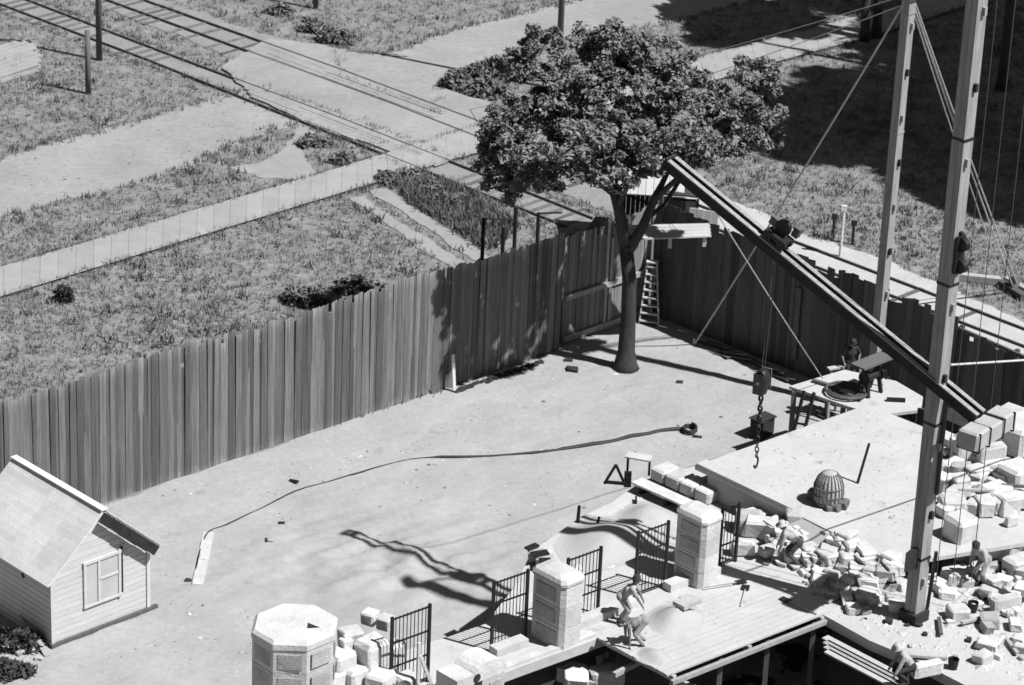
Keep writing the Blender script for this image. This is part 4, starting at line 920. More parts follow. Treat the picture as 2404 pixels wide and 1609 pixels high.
obj('tip_plate', MB().box(TIP+dB*.05, (.08, .50, .42), (dB, side, upB)), M_boom, bo)
cw = thing('counterweight', 'strapped stone counterweight block slung on the tail of the boom', 'counterweight', TAIL)
wc = TAIL-dB*.28-upB*.1
hside = Vector((side.x, side.y, 0)).normalized(); hfw = Vector((-hside.y, hside.x, 0))
for k in (-1, 0, 1): obj('stone_block', MB().rock(wc+hside*(k*.70+.12)-Z*.12+Z*.03*k*k, (.685, .64, .54), 60+k, (hside, hfw, Z), .03), M_conc, cw)
for k in (-.72, -.3, .28, .70): 
    q = wc+hside*(k*1.3+.12)-Z*.12; obj('strap', MB().box(q+Z*.275, (.06, .68, .02), (hside, hfw, Z)).box(q-Z*.275, (.06, .68, .02), (hside, hfw, Z)).box(q+hfw*.335, (.06, .02, .55), (hside, hfw, Z)).box(q-hfw*.335, (.06, .02, .55), (hside, hfw, Z)), M_iron, cw)
# topping lift and trolley
def on_boom(x, y):
    best = min(((lambda P: (zat(P, x, y)-P.z)**2+((D(x, y, P.z)-P).length)**2)(PV.lerp(TIP, k/400)), k/400) for k in range(401)); return PV.lerp(TIP, best[1])
TR = on_boom(1780, 566)
tr = thing('hoist_trolley', 'dark wheeled hoist trolley riding on the middle of the boom', 'trolley', TR)
obj('frame', MB().box(TR+upB*.44, (.70, .50, .13), (dB, side, upB)), M_iron, tr)
for i in (-1, 1):
    for j in (-1, 1): obj('wheel', MB().lathe(TR+upB*.37+dB*.25*i+side*.165*j, [(.02, -.05), (.15, -.05), (.15, .05), (.02, .05)], 12, (dB, upB, side)), M_iron, tr)
obj('sheave', MB().lathe(TR+upB*.75, [(.03, -.06), (.24, -.06), (.20, 0), (.24, .06), (.03, .06)], 14, (dB, upB, side)), M_iron, tr)
obj('bracket', MB().box(TR+upB*.72+dB*.2, (.5, .1, .25), (dB, side, upB)).box(TR+upB*.72-dB*.3+side*.3, (.2, .2, .3), (dB, side, upB)), M_pole, tr)
bz = zat(TR, 1757, 875); BK = Vector((TR.x, TR.y, bz))
hk = thing('pulley_block', 'heavy dark pulley block with hook chain hanging from the boom trolley', 'pulley block', BK)
ax_ = ((A+B*.3).normalized(), (B-A*.3).normalized(), Z)
rgs = [(.05, -.42), (.20, -.34), (.27, -.12), (.29, .10), (.24, .30), (.10, .40)]
obj('shell', MB().loft([[BK+ax_[0]*(r_*math.cos(a))+ax_[1]*(r_*.72*math.sin(a))+Z*hh for a in np.linspace(0, 6.283, 13)[:-1]] for r_, hh in rgs]), M_iron, hk, True)
obj('cheek_plate', MB().box(BK+ax_[0]*.27+Z*.02, (.05, .30, .62), ax_), M_pole, hk); obj('cheek_plate', MB().box(BK-ax_[0]*.27+Z*.02, (.05, .30, .62), ax_), M_pole, hk)
obj('pin', MB().lathe(BK+Z*.05, [(.05, -.30), (.05, .30)], 8, (ax_[1], Z, ax_[0])), M_wood, hk)
cz = zat(TR, 1745, 1062); zk = bz-.42; kk_ = 0
while zk > cz+.25:
    v1 = (ax_[0] if kk_ % 2 else ax_[1]); obj('chain_link', MB().tube([Vector((TR.x, TR.y, zk-.09))+v1*(.055*math.cos(a))+Z*(.10*math.sin(a)) for a in np.linspace(0, 6.283, 9)], .02 if kk_ > 5 else .035, 5, False), M_iron, hk); zk -= .16; kk_ += 1
obj('hook', MB().tube([Vector((TR.x, TR.y, zk))+ax_[0]*(.13*math.sin(a)*(1 if a < 3 else .9))+Z*(-.18+.17*math.cos(a)) for a in np.linspace(0, 4.4, 12)], .03, 6), M_iron, hk, True)
def rope(label, pts, r_, m, sag=0.0, group=None, name='rope'):
    out = []
    for a, b in zip(pts, pts[1:]):
        a, b = Vector(a), Vector(b)
        for k in range(13):
            f = k/12; out.append(a.lerp(b, f)-Z*(sag*4*f*(1-f)))
    res = [out[0]]
    for p in out[1:]:
        if (p-res[-1]).length > 1e-4: res.append(p)
    return single(name, MB().tube(res, r_, 6), m, label, 'rope', group)
for k in (-1, 1): rope(('left' if k < 0 else 'right')+' one of the pair of thin fall lines between boom trolley and pulley block', [TR+upB*.3+side*.07*k, BK+Z*.36+side*.07*k], .012, M_ropedk, group='fall lines of the hoist', name='fall_line')
m2t = m2b+Z*z2
rope('pale guy rope from the second mast head slanting down across the boom to the yard', [m2t, D(1588, 790, 0.0)], .034, M_rope, .12, name='guy_rope')
st = single('stake', MB().tube([D(1588, 790)-Z*.1, D(1588, 790)+Z*.25], .06, 6), M_wood, 'short anchor stake where the long pale guy rope meets the sand', 'stake')
rope('thin slack tag line from the boom down to the winch platform', [on_boom(1640, 470)-upB*.28, D(1882, 866, DZ+.25)], .018, M_rope, .05, name='tag_line')
anc = [D(2330, 655), D(2300, 650)]
for k, (x, y, lab) in enumerate(((2332, 664, 'outer'), (2322, 668, 'middle'), (2300, 660, 'inner'))):
    rope(lab+' of three guy ropes from the second mast head to the ground at the right', [m2t+B*(.1*(k-1)), D(x, y)], .030 if k < 2 else .022, M_rope, .10, group='guy ropes to the right anchor', name='guy_rope')
an = thing('guy_anchor', 'timber guy anchor post driven into the pale grass at the right edge', 'anchor', D(2318, 665)); obj('post', MB().box(D(2318, 668)+Z*.3, (.3, .3, .7), (A, B, Z)), M_tie, an); obj('cross_timber', MB().bar(D(2290, 655)+Z*.15, D(2345, 690)+Z*.15, .3, .2), M_tie, an)
rope('slack pale rope running level from the tall mast to the right edge', [Vector((m1b.x+.3, m1b.y+.05, zat(m1b, 2170, 838))), D(3600, 735, 0)], .032, M_rope, .05, name='guy_rope')
for k, (x, y) in enumerate(((1070, 252), (1095, 330))):
    rope(('upper', 'lower')[k]+' of two long pale guy wires crossing in front of the tree crown', [m2t+Vector((0, 0, -.3*k)), D(x, y)], .013, M_rope, .25, 'guy wires across the tree', 'guy_wire')
# fall ropes beside the tall mast
hd = m1b+Z*19.3
obj('mast_arm', MB().bar(hd+B*-.2+A*.2, hd+A*1.9+B*-.9, .09, .09), M_iron, m1)
for k, (dx, zb, lab) in enumerate(((.55, FZ+1.0, 'nearest to the mast'), (1.05, FZ+1.0, 'in the middle'), (1.6, FZ+1.0, 'farthest from the mast'))):
    p = hd+A*(dx*.95)-B*(dx*.45); rope('thin vertical hoist line beside the tall mast, '+lab, [p, Vector((p.x, p.y, zb))], .012, M_ropedk, 0, 'hoist lines beside the tall mast', 'hoist_line')
# dark rope and pulleys on the lit face of the tall mast
zf = zat(m1b, 2175, 575)
pb = thing('mast_pulley', 'dark double pulley bolted on the lit face of the tall mast', 'pulley', Vector((m1b.x, m1b.y, zf)))
fc = m1b-B*.21; nB = -B
for k in (-.32, .30): obj('sheave', MB().lathe(Vector((fc.x, fc.y, zf+k))+nB*.14, [(.03, -.08), (.20, -.08), (.16, 0), (.20, .08), (.03, .08)], 14, (nB, Z, A)), M_iron, pb)
obj('plate', MB().box(Vector((fc.x, fc.y, zf))+nB*.06, (.34, .08, 1.05), (A, B, Z)), M_iron, pb)
zt, zbm = zat(m1b, 2150, 990), zat(m1b, 2150, 1130)
rope('dark wire rope hanging straight down the lit face of the tall mast', [Vector((fc.x, fc.y, zt+1.0))+nB*.06+A*.12, Vector((fc.x, fc.y, zbm))+nB*.06+A*.12], .055, M_ropedk, 0, name='wire_rope')
q = Vector((m1b.x, m1b.y, zat(m1b, 2118, 1262)))+A*.07; br = single('bracket', MB().prism([q-A*.30+B*0-A*.42, q-A*.28-B*.1, q-A*.28+B*.1], q.z-.45, q.z+.15), M_boom, 'wedge shaped timber bracket low on the shaded face of the tall mast', 'bracket')
p0 = D(2120, 1400, FZ)+Z*.05; single('brace', MB().bar(p0, Vector((m1b.x+.42, m1b.y-.12, FZ+2.2)), .09, .09), M_iron, 'dark raking brace against the lower right side of the tall mast', 'brace')
# winch at the second mast
wn_ = thing('hand_winch', 'dark iron hand winch with drum at the foot of the second mast', 'winch', D(1990, 900, DZ))
wb = D(1990, 900, DZ)
for k in (-.32, .32): obj('side_frame', MB().bar(wb+A*k-B*.2, wb+A*k*.8+Z*1.0, .1, .12).bar(wb+A*k+B*.3, wb+A*k*.8+Z*1.0, .1, .12), M_iron, wn_)
obj('drum', MB().lathe(wb+Z*.62, [(.24, -.36), (.24, -.33), (.14, -.33), (.14, .33), (.24, .33), (.24, .36)], 14, (B, Z, A)), M_iron, wn_)
obj('crank', MB().bar(wb+Z*.62+A*.4, wb+Z*.62+A*.75, .05, .05).bar(wb+Z*.62+A*.75, wb+Z*.3+A*.75, .05, .05).bar(wb+Z*.3+A*.75, wb+Z*.3+A*.95, .05, .05), M_iron, wn_)
obj('top_plate', MB().box(wb+Z*1.15, (1.5, .6, .06), (A, B, Z)), M_pole, wn_)
# coiled rope and timbers on the platform
q = D(1935, 900, DZ); cp = [q+Vector((math.cos(a)*(.35+.02*a), math.sin(a)*(.35+.02*a), .05+.004*a)) for a in np.linspace(0, 6.28*3, 50)]
single('rope_coil', MB().tube(cp, .05, 5), M_ropedk, 'dark coil of rope lying on the winch platform', 'rope coil')
for k, (x, y, l_) in enumerate(((1890, 880, 1.0), (1935, 905, 1.1), (2050, 915, .6))): 
    q = D(x, y, DZ+.06); single('scrap_timber', MB().box(q, (l_, .14, .10), ((A*.2-B).normalized() if k < 2 else (A-B).normalized(), (B*.2+A).normalized() if k < 2 else (A+B).normalized(), Z)), M_iron if k else M_pole, ('first', 'second', 'third')[k]+' dark timber scrap from the left on the winch platform', 'timber', 'timber scraps on the winch platform')
# sawhorse rail near the fence worker
cs = D(1940, 882, 1.3); sg = thing('scaffold_stage', 'low plank stage under the worker at the dark fence', 'scaffold', Vector((cs.x, cs.y, 0)))
for k in range(3): obj('plank', MB().box(cs+B*(.24*(k-1))-Z*.03, (1.5, .22, .05), (A*.0+Vector((.73, -.68, 0)), Vector((.68, .73, 0)), Z)) if False else MB().box(cs+Vector((.68, .73, 0))*(.24*(k-1))-Z*.03, (1.5, .22, .05), (Vector((.73, -.68, 0)), Vector((.68, .73, 0)), Z)), M_pole, sg)
for i in (-1, 1):
    for j in (-1, 1): q = cs+Vector((.73, -.68, 0))*(.65*i)+Vector((.68, .73, 0))*(.27*j); obj('leg', MB().box(Vector((q.x, q.y, .62)), (.08, .08, 1.24)), M_pole, sg)
p, q = D(1895, 844, 2.0), D(1978, 832, 2.0); sh2 = thing('work_trestle', 'pale trestle plank beside the worker at the dark fence', 'trestle', D(1935, 880, 0))
obj('plank', MB().bar(p, q, .2, .06), M_wood, sh2)
for f in (.1, .9): 
    c_ = p.lerp(q, f); obj('leg', MB().bar(c_-Z*.03, Vector((c_.x, c_.y-.25, 0)), .06, .06).bar(c_-Z*.03, Vector((c_.x, c_.y+.25, 0)), .06, .06), M_wood, sh2)

# ================================================================== RUBBLE AND BLOCKS ON THE FLOOR
BL = ['pale block directly right of the counterweight, highest of the edge stack', 'largest pale block at the right edge, under the counterweight end', 'medium pale block left of the largest edge block', 'broad pale block at the right edge, third down from the counterweight', 'pale block resting left of the broad third edge block', 'low pale block in the middle of the slab stack', 'flat pale block nearest the tall mast, just below the low wall', 'flat pale block nearest the tall mast, second from the low wall', 'long flat pale block nearest the tall mast, third from the low wall', 'wide pale block on the working floor under the slab edge at right', 'tall upright pale block standing beside the hunched worker', 'cube shaped pale block at the right edge behind the hunched worker', 'low pale block at the right edge level with the workers feet', 'pale block lying close behind the foot of the tall mast']
big = [(2305, 985, 1.1, .8, .7, 0.0, SZ), (2325, 1030, 1.3, 1.0, .95, 0, SZ), (2262, 1055, .8, .6, .5, 0, SZ), (2325, 1115, 1.0, .9, .75, 0, SZ), (2275, 1150, .9, .7, .55, 0, SZ), (2240, 1105, .8, .5, .4, 0, SZ), (2180, 1080, .8, .5, .35, 0, SZ), (2190, 1140, .9, .5, .35, 0, SZ), (2180, 1175, 1.0, .5, .35, 0, SZ), (2290, 1190, 1.2, .8, .7, 0, FZ), (2190, 1290, .8, .8, 1.55, 0, FZ), (2320, 1235, .8, .8, .8, 0, FZ), (2330, 1310, .9, .6, .5, 0, FZ), (2160, 1215, .9, .6, .5, 0, FZ)]
for k, (x, y, sx, sy, sz, zb, z0) in enumerate(big):
    a = random.uniform(-.2, .2)+math.atan2(A.y, A.x); ax = (Vector((math.cos(a), math.sin(a), 0)), Vector((-math.sin(a), math.cos(a), 0)), Z)
    single('stone_block', MB().rock(D(x, y, z0)+Z*(sz/2), (sx, sy, sz), 200+k, ax, .05), M_white, BL[k], 'stone', 'squared stone blocks right of the tall mast')
rr = random.Random(21)
def scatter(n, poly, label, group, smin, smax, z0, m=M_white, flat=.6, name='stone_block', cat='stone'):
    xs = [p[0] for p in poly]; ys = [p[1] for p in poly]; k = 0
    while k < n:
        x, y = rr.uniform(min(xs), max(xs)), rr.uniform(min(ys), max(ys))
        if not inpoly(np.array([x]), np.array([y]), poly)[0]: continue
        s = rr.uniform(smin, smax); a = rr.uniform(0, 3.1); ax = (Vector((math.cos(a), math.sin(a), 0)), Vector((-math.sin(a), math.cos(a), 0)), (Z+Vector((rr.uniform(-.2, .2), rr.uniform(-.2, .2), 0))).normalized())
        single(name, MB().rock(D(x, y, z0)+Z*s*flat*.42, (s, s*rr.uniform(.55, .95), s*flat*rr.uniform(.7, 1.2)), rr.randrange(9999), ax, .14), m if rr.random() < .85 else M_panel, label, cat, group); k += 1
scatter(34, [(2140, 1130), (2343, 1110), (2343, 1330), (2140, 1330)], 'rough pale stone in the rubble field right of the tall mast', 'rubble right of the tall mast', .25, .7, FZ+.05)
scatter(22, [(1900, 1160), (2080, 1170), (2060, 1300), (1880, 1260)], 'rough pale stone in the rubble between basket and tall mast', 'rubble between basket and mast', .2, .65, FZ+.02)
scatter(22, [(1960, 1290), (2070, 1300), (2060, 1410), (1930, 1400)], 'rough pale stone in the rubble at the left foot of the tall mast', 'rubble left of the mast foot', .18, .55, FZ)
scatter(26, [(2130, 1330), (2343, 1330), (2343, 1520), (2180, 1520)], 'rough pale stone scattered on the floor at lower right', 'rubble at lower right', .16, .6, FZ)
for k in range(84):
    f, g = rr.random(), rr.random(); e = rub_pts[0].lerp(rub_pts[2], f); p = e+nL*.15+o1*1.5*g; s_ = rr.uniform(.18, .62); z = SZ-.1-min(1, g*1.1)*(SZ-FZ-.1); a = rr.uniform(0, 3.1)
    single('stone_block', MB().rock(Vector((p.x, p.y, z+s_*.12)), (s_, s_*rr.uniform(.6, .95), s_*.6), 700+k, (Vector((math.cos(a), math.sin(a), 0)), Vector((-math.sin(a), math.cos(a), 0)), (Z+Vector((rr.uniform(-.25, .25), rr.uniform(-.25, .25), 0))).normalized()), .15), M_white if rr.random() < .9 else M_panel, 'rough pale stone tumbled down the slope between the slab and the floor', 'stone', 'rubble on the slope below the slab')
scatter(8, [(1680, 1200), (1760, 1190), (1790, 1290), (1690, 1300)], 'pale stone block stacked under the concrete beam behind the bent worker', 'stones under the beam', .5, .9, FZ, flat=.8)
scatter(10, [(1830, 1330), (1930, 1310), (1960, 1390), (1880, 1395)], 'small pale stone near the right end of the plank deck', 'small stones by the deck', .12, .3, FZ)
scatter(9, [(1290, 1500), (1390, 1490), (1420, 1568), (1300, 1568)], 'stone lying in the dark gap below the terrace edge', 'stones in the dark gap', .4, .9, 1.9)
for k, (x0, y0, x1, y1, z0) in enumerate(((1890, 1290, 2010, 1250, FZ), (1905, 1340, 1990, 1310, FZ), (2255, 1345, 2343, 1380, FZ+.2), (1950, 1215, 2030, 1240, FZ+.25))):
    p, q = D(x0, y0, z0), D(x1, y1, z0); single('plank', MB().bar(p+Z*.06, q+Z*.06, .26, .06), M_panel if k < 2 else (M_dark if k == 2 else M_wood), ('grey board lying on the floor left of the tall mast', 'shorter grey board below the other, left of the mast', 'black beam lying at the right edge of the floor', 'plank lying across rubble behind the mast')[k], 'plank')
scatter(46, [(2150, 1010), (2343, 1085), (2343, 1215), (2150, 1180)], 'rough pale stone heaped on the slab under the counterweight', 'stones heaped under the counterweight', .25, .75, SZ+.05, flat=.75)
scatter(30, [(2150, 1180), (2343, 1215), (2343, 1300), (2140, 1260)], 'rough pale stone in the band of rubble behind the hunched worker', 'rubble behind the hunched worker', .3, .8, FZ+.25, flat=.75)
scatter(16, [(1850, 1180), (2060, 1180), (2050, 1270), (1900, 1250)], 'small dark clod or tool lying on the rubble slope', 'dark clods on the rubble slope', .1, .28, FZ+.3, m=M_dark, name='clod', cat='clod')
scatter(26, [(1890, 1290), (2343, 1300), (2343, 1540), (2080, 1480), (1950, 1400)], 'small dark clod or scrap lying on the pale floor round the mast', 'dark scraps on the floor', .08, .26, FZ, m=M_dark, name='clod', cat='clod')
scatter(30, [(1820, 1195), (2060, 1180), (2070, 1330), (1850, 1300)], 'smallish pale stone among the rubble left of the tall mast', 'small rubble left of the mast', .12, .42, FZ+.3)
scatter(34, [(2130, 1240), (2343, 1300), (2343, 1440), (2130, 1380)], 'smallish pale stone on the floor around the hunched worker', 'small rubble around the hunched worker', .12, .45, FZ)
for k in range(14):
    x, y = [(1900, 1250), (1985, 1235), (2040, 1300), (1930, 1365), (2170, 1350), (2250, 1420), (2310, 1480), (2150, 1440), (2290, 1340), (2200, 1240), (2315, 1150), (2230, 1160), (2120, 1510), (1875, 1320)][k]
    p = D(x, y, SZ if (x > 2140 and y < 1200) else FZ)+Z*(.55 if y < 1300 else .10); a = random.uniform(0, 3.1); v = Vector((math.cos(a), math.sin(a), random.uniform(-.1, .1))); l_ = random.uniform(.3, .8)
    single('scrap_timber', MB().bar(p-v*l_, p+v*l_, .10, .07), (M_panel, M_tie, M_wood)[k % 3], 'loose timber scrap tossed among the rubble around the tall mast', 'timber', 'timber scraps in the rubble')
for k, (x, y, z0, h_, lab) in enumerate(((2215, 1050, SZ, .95, 'left one of two pale upright slabs below the counterweight'), (2265, 1085, SZ, 1.0, 'right one of two pale upright slabs below the counterweight'), (2300, 1400, FZ, .5, 'pale slab propped on the floor at lower right'), (2120, 1545, FZ, .4, 'pale slab lying near the crouching worker'))):
    p = D(x, y, z0); single('stone_slab', MB().rock(p+Z*h_/2, (.9, .28, h_), 320+k, ((A*.9-B*.3).normalized(), (B*.9+A*.3).normalized(), Z), .05), M_white, lab, 'stone')
for k, (x, y, z0, lab) in enumerate(((2225, 1400, FZ, 'small dark bucket on the pale floor right of the mast'), (1770, 1262, FZ, 'small dark bucket behind the bent worker in the straw hat'), (2180, 1530, FZ, 'small dark bucket near the bottom edge at right'))):
    t = thing('bucket', lab, 'bucket', D(x, y, z0)); obj('pail', MB().lathe(D(x, y, z0), [(.12, 0), (.16, .30), (.14, .30), (.10, .03)], 12), M_iron, t)
    obj('bail', MB().tube([D(x, y, z0)+A*(.15*math.cos(a))+Z*(.30+.12*math.sin(a)) for a in np.linspace(0, math.pi, 9)], .01, 5), M_iron, t)
for k, (x, y, z0) in enumerate(((1655, 1345, FZ), (1700, 1372, FZ), (1830, 1395, FZ))):
    p = D(x, y, z0)+Z*.1; a = .4+k; v = Vector((math.cos(a), math.sin(a), 0)); t = thing('shovel', ('shovel', 'second shovel', 'third shovel')[k]+' from the left lying on the plank deck', 'shovel', p)
    obj('handle', MB().tube([p-v*.6, p+v*.4], .02, 6), M_wood, t); obj('blade', MB().box(p+v*.54, (.30, .22, .02), (v, Vector((-v.y, v.x, 0)), Z)), M_iron, t)
crumbs('rubble', 'fine white stone chips covering the working floor round the mast', 'rubble', 900, in_px([(1830, 1200), (2343, 1180), (2343, 1560), (2100, 1490), (1895, 1400)], FZ), .03, .11, M_white, FZ)
crumbs('rubble', 'stone chips strewn over the terrace behind the gates', 'rubble', 350, in_px([(1220, 1270), (1400, 1160), (1590, 1090), (1800, 1170), (1640, 1250), (1300, 1360)], FZ), .025, .09, M_white, FZ)
crumbs('rubble', 'grey crumbs of mortar scattered over the slab', 'rubble', 160, in_px([(1640, 1080), (1985, 940), (2110, 990), (2120, 1250), (1830, 1165)], SZ), .02, .07, M_panel, SZ)
# tipped basket / rod on the slab
q = D(1893, 1152, SZ); bk = thing('wicker_basket', 'round-topped woven basket standing among stones on the slab', 'basket', q)
prof = [(.36, 0), (.42, .12), (.44, .35), (.42, .60), (.34, .84), (.20, 1.0), (.04, 1.06)]
obj('weave', MB().lathe(q, prof, 22), M_panel, bk, True)
for k in range(22):
    a = 2*math.pi*k/22; obj('rib', MB().tube([q+Vector((math.cos(a)*(r_+.012), math.sin(a)*(r_+.012), hh)) for r_, hh in prof[:-1]], .018, 4), M_wicker, bk)
for hh, r_ in ((.12, .43), (.35, .455), (.6, .435)): obj('hoop', MB().tube([q+Vector((math.cos(a)*r_, math.sin(a)*r_, hh)) for a in np.linspace(0, 6.283, 25)], .02, 4, False), M_wicker, bk)
crumbs('rubble', 'sand and chips spilled round the mortar heap on the plank deck', 'rubble', 420, in_px([(1440, 1470), (1560, 1360), (1660, 1400), (1580, 1500), (1480, 1520)], FZ+.06), .012, .045, M_sand, FZ+.06)
scatter(9, [(1850, 1130), (1940, 1150), (1930, 1180), (1855, 1165)], 'dark broken stone around the foot of the woven basket', 'stones round the basket', .2, .5, SZ, m=M_stain)
p, q = D(1962, 1106, SZ), D(1990, 1108, SZ); zz = zat(p, 1988, 1018); single('crowbar', MB().tube([p, Vector((p.x+.25, p.y+.1, zz-.02))], [.045, .04], 7), M_iron, 'dark rod leaning upright on the slab right of the basket', 'rod')
# plank bench over the pit at lower right
bn = thing('plank_bench', 'small plank bench jutting over the dark basement at the bottom edge', 'bench', D(1950, 1510, FZ-.3)); b0, b1 = D(1888, 1490, FZ-.3), D(2060, 1580, FZ-.3)
for k in range(4): 
    o_ = Vector((.05, .26*k, 0)); obj('plank', MB().bar(b0+o_, b1+o_+(b1-b0)*.02*k, .25, .05), M_wood, bn)
for f in (.1, .9): q = b0.lerp(b1, f)+Vector((.1, .3, 0)); obj('leg', MB().box(Vector((q.x, q.y, (FZ-.33)/2)), (.1, .1, FZ-.33)), M_iron, bn)

# ================================================================== PEOPLE
def V(*a): return Vector(a)
TMP = bpy.data.scenes.new('remesh workshop')
def _sphere():
    v, f = [(0, 0, 1)], []; nu, nv_ = 10, 6
    for i in range(1, nv_):
        t = math.pi*i/nv_
        for k in range(nu): v.append((math.sin(t)*math.cos(2*math.pi*k/nu), math.sin(t)*math.sin(2*math.pi*k/nu), math.cos(t)))
    v.append((0, 0, -1)); n = len(v)-1
    for k in range(nu): f.append((0, 1+k, 1+(k+1) % nu)); f.append((n, n-nu+(k+1) % nu, n-nu+k))
    for i in range(nv_-2):
        for k in range(nu): a, b = 1+i*nu+k, 1+i*nu+(k+1) % nu; f += [(a, a+nu, b+nu), (a, b+nu, b)]
    return np.array(v), np.array(f)
SPV, SPF = _sphere()
def capsules(segs, vox, name):
    vs, fs, o_ = [], [], 0
    for a, b, r0, r1 in segs:
        a, b = Vector(a), Vector(b); n = max(1, int((b-a).length/(min(r0, r1)*.45)))
        for i in range(n+1):
            f = i/n; p = a.lerp(b, f); vs.append(SPV*(r0+(r1-r0)*f)+np.array(p)); fs.append(SPF+o_); o_ += len(SPV)
    tmp = tri_mesh('tmp', np.concatenate(vs), np.concatenate(fs), M_skin); TMP.collection.objects.link(tmp)
    md = tmp.modifiers.new('r', 'REMESH'); md.mode = 'VOXEL'; md.voxel_size = vox; md.use_smooth_shade = True
    sm = tmp.modifiers.new('s', 'SMOOTH'); sm.iterations = 2; sm.factor = .5
    with bpy.context.temp_override(scene=TMP, view_layer=TMP.view_layers[0]):
        dg = bpy.context.evaluated_depsgraph_get(); me2 = bpy.data.meshes.new_from_object(tmp.evaluated_get(dg)); me2.name = name
    me = tmp.data; bpy.data.objects.remove(tmp); bpy.data.meshes.remove(me); return me2
def ik(a, b, l1, l2, bend):
    d = b-a; L_ = min(d.length, (l1+l2)*.999); u = d.normalized(); b = a+u*L_; x = (l1*l1-l2*l2+L_*L_)/(2*L_); h_ = math.sqrt(max(0, l1*l1-x*x))
    n = bend-u*(bend.dot(u)); n.normalize(); return a+u*x+n*h_, b
def person(label, foot, heading, pel, tilt, hands, feet, headpitch=0.0, shirt=None, pants=None, hat=None, hair=M_hair, side_lean=0.0, sleeves='short', group=None):
    """local frame: +Y forward, +X right; heading = world angle of +Y; foot = ground point; tilt = forward bend of the back"""
    root = thing('person', label, 'person', foot, group)
    P = V(0, 0, pel); sp = V(math.sin(side_lean), math.sin(tilt)*math.cos(side_lean), math.cos(tilt)*math.cos(side_lean)).normalized()
    fw = V(0, math.cos(tilt), -math.sin(tilt)); X = V(1, 0, 0)
    ch = P+sp*.30; nk = P+sp*.52; hp = headpitch
    hdir = V(0, math.sin(tilt*.6+hp), math.cos(tilt*.6+hp)); hf = V(0, hdir.z, -hdir.y); head = nk+hdir*.17
    shL, shR = P+sp*.47-X*.185, P+sp*.47+X*.185
    segs = [(P-sp*.02-X*.07, P-sp*.02+X*.07, .125, .125), (P, ch, .125, .135), (ch-X*.06, ch+X*.06, .125, .125), (ch, P+sp*.44, .13, .095), (P+sp*.45-X*.15, P+sp*.45+X*.15, .062, .062), (nk-sp*.05, nk+hdir*.09, .055, .052),
        (head+hf*.012, head+hdir*.03-hf*.012, .092, .092), (head-hdir*.05+hf*.035, head-hdir*.075+hf*.05, .058, .045), (head+hf*.10-hdir*.005, head+hf*.108-hdir*.03, .014, .017), (head-X*.092, head-X*.094-hdir*.03, .02, .015), (head+X*.092, head+X*.094-hdir*.03, .02, .015), (head+hf*.088-hdir*.062-X*.012, head+hf*.088-hdir*.062+X*.012, .013, .013), (head+hf*.083+hdir*.018-X*.045, head+hf*.083+hdir*.018+X*.045, .014, .014)]
    sleeve = []; arms = []
    for sh_, hnd, sx in ((shL, hands[0], -1), (shR, hands[1], 1)):
        el, wr = ik(sh_, V(*hnd), .30, .265, V(sx*.7, -.7, -.1))
        segs += [(sh_, el, .058, .045), (el, wr, .044, .030)]; fd = (wr-el).normalized(); lat = fd.cross(V(0, 1, 0.2)); lat = lat if lat.length > .1 else V(1, 0, 0); lat.normalize(); pn = fd.cross(lat).normalized()
        pm = wr+fd*.07
        segs += [(wr, pm-lat*.02, .026, .02), (wr, pm+lat*.02, .026, .02)]
        for i, (o_, ln) in enumerate(((-.031, .066), (-.011, .078), (.010, .074), (.030, .058))):
            k0 = wr+fd*.085+lat*o_; k1 = k0+(fd*.9+pn*.35).normalized()*ln*.55; k2 = k1+(fd*.55+pn*.8).normalized()*ln*.5; segs += [(k0, k1, .0105, .0098), (k1, k2, .0098, .0085)]
        tb_ = wr+fd*.025-lat*.03; segs += [(tb_, tb_+(fd*.6-lat*.75+pn*.3).normalized()*.05, .014, .0115), (tb_+(fd*.6-lat*.75+pn*.3).normalized()*.05, tb_+(fd*.9-lat*.3+pn*.5).normalized()*.085, .0115, .0095)]
        sleeve += [(sh_, sh_.lerp(el, .75 if sleeves == 'short' else 1.0), .072, .062)] + ([(el, el.lerp(wr, .85), .058, .045)] if sleeves == 'long' else [])
    leg = []; shoes = []
    for hx_, ft in ((-.09, feet[0]), (.09, feet[1])):
        hp_ = P+X*hx_-sp*.02; an_ = V(*ft)+V(0, 0, .08); kn, an_ = ik(hp_, an_, .45, .43, V(hx_*.8, 1, .1)); toe = an_+V(hx_*.4, .19, -.055)
        segs += [(hp_, kn, .088, .058), (kn, an_, .056, .038), (an_-V(0, .03, .035), toe, .038, .030)]
        leg += [(hp_, kn, .105, .075), (kn, an_+V(0, 0, .05), .075, .062)]; shoes += [(an_-V(0, .035, .035), toe, .048, .040), (an_, an_+V(0, 0, .04), .05, .05)]
    rot = heading-math.pi/2
    def put(nm, me, m_, par):
        me.materials.append(m_) if not me.materials else None
        me.materials[0] = m_
        o = bpy.data.objects.new(nm, me); link(o, par); 
        me.transform(Matrix.Rotation(rot, 4, 'Z'))
        for p in me.polygons: p.use_smooth = True
        return o
    put('body', capsules(segs, .0125, 'body'), M_skin, root)
    if pants: put('trousers', capsules(leg+[(P-sp*.02-X*.06, P-sp*.02+X*.06, .142, .142), (P, P+sp*.10, .142, .138)], .018, 'trousers'), pants, root)
    if shirt: put('shirt', capsules([(P+sp*.08, ch, .146, .152), (ch-X*.06, ch+X*.06, .142, .142), (ch, P+sp*.44, .148, .11), (P+sp*.45-X*.15, P+sp*.45+X*.15, .08, .08)]+sleeve, .018, 'shirt'), shirt, root)
    for q_ in (shoes[:2], shoes[2:]): put('shoe', capsules(q_, .016, 'shoe'), M_cap, root)
    Rm = Matrix.Rotation(rot, 3, 'Z')
    def wpt(p): return Vector(foot)+Rm @ p
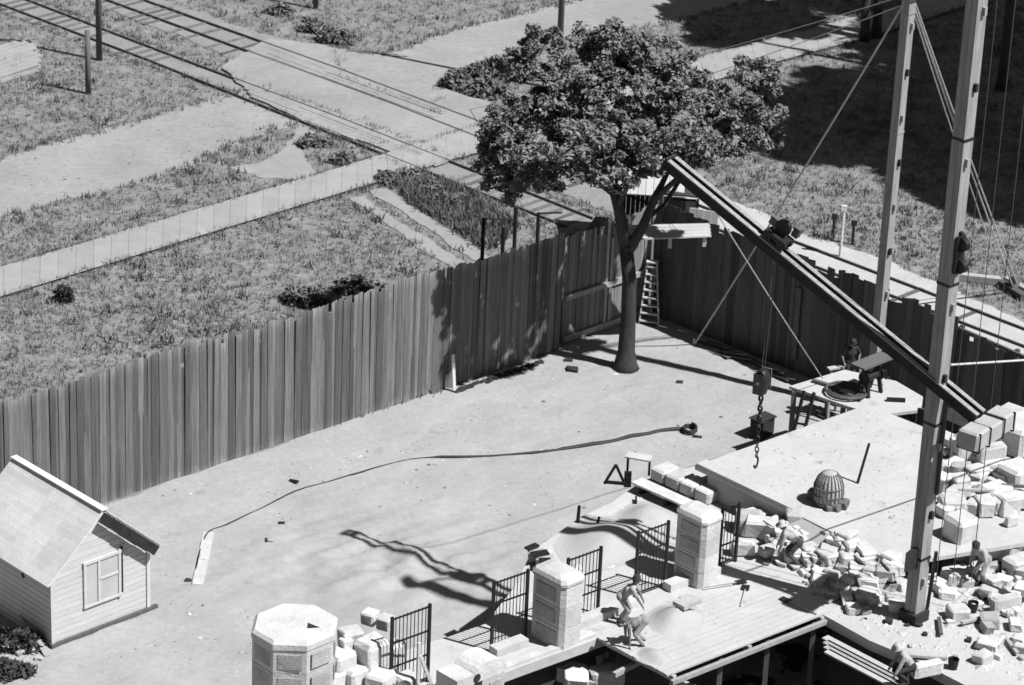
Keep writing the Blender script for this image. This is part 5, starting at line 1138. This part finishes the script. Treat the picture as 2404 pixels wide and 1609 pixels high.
    hx3 = (Rm @ X, Rm @ hf, Rm @ hdir)
    if hat is not None:
        wide = .20 if hat is M_hat else .125
        obj('hat', MB().lathe(wpt(head+hdir*.045), [(.095, -.005), (wide, -.012), (wide, .004), (.105, .012), (.102, .075), (.08, .115), (.02, .12)], 18, hx3), hat, root, True)
    put('hair', capsules([(head+hdir*.035-hf*.03, head+hdir*.02-hf*.035, .092, .088), (head-hdir*.02-hf*.04, head-hdir*.05-hf*.045, .075, .06)], .014, 'hair'), hair, root)
    for sx in (-1, 1): obj('eye', MB().lathe(wpt(head+X*.034*sx+hf*.088), [(.004, -.008), (.012, 0), (.004, .008)], 8, hx3), M_hair, root)
    return root
def ang(x, y): return math.atan2(y, x)
dirX = math.atan2(0.0, 1.0)
# A: rear worker in white leaning over, arm reaching right
fA = D(1420, 1425, FZ)
person('bending worker in white shirt and dark cap reaching an arm to the mortar', fA, ang(.95, -.25), .86, .75, ((-.28, .55, .62), (.12, .78, .42)), ((-.14, -.02, 0), (.14, .05, 0)), -.35, M_shirt, M_pants, M_cap)
fB = D(1468, 1478, FZ)
person('bare-backed worker in pale trousers stooping low over the deck edge', fB, ang(-.95, -.30), .80, 1.75, ((-.20, .42, .12), (.18, .40, .10)), ((-.13, .02, 0), (.15, -.1, 0)), .1, None, M_pants, None)
fC = D(1822, 1296, FZ)
person('bent worker in straw hat and grey trousers under the beam end', fC, ang(-.95, .10), .82, 1.0, ((-.2, .55, .45), (.2, .6, .5)), ((-.12, -.05, 0), (.12, .12, 0)), -.3, M_shirt, M_pantsg, M_hat, sleeves='long')
fD = D(2248, 1338, FZ)
person('hunched worker in white shirt among the stones at the right', fD, ang(-.7, -.6), .86, .72, ((-.16, .45, .75), (.16, .42, .72)), ((-.12, 0, 0), (.12, .06, 0)), .2, M_shirt, M_pants, M_cap, sleeves='long')
fE = D(2080, 1560, FZ)
person('crouching worker in white shirt and dark trousers at the mast foot', fE, ang(-.95, -.25), .50, .65, ((-.2, .52, .35), (.2, .5, .40)), ((-.14, .12, 0), (.15, .02, 0)), .1, M_shirt, M_overall, M_hat, sleeves='long')
fF = D(1940, 882, 1.3)
person('standing worker in dark overalls and pale sleeves by the dark fence', fF, ang(.3, -.95), .93, .12, ((-.24, .18, .95), (.26, .12, .90)), ((-.11, 0, 0), (.11, .05, 0)), .3, M_overall, M_overall, M_cap)

bpy.data.scenes.remove(TMP)
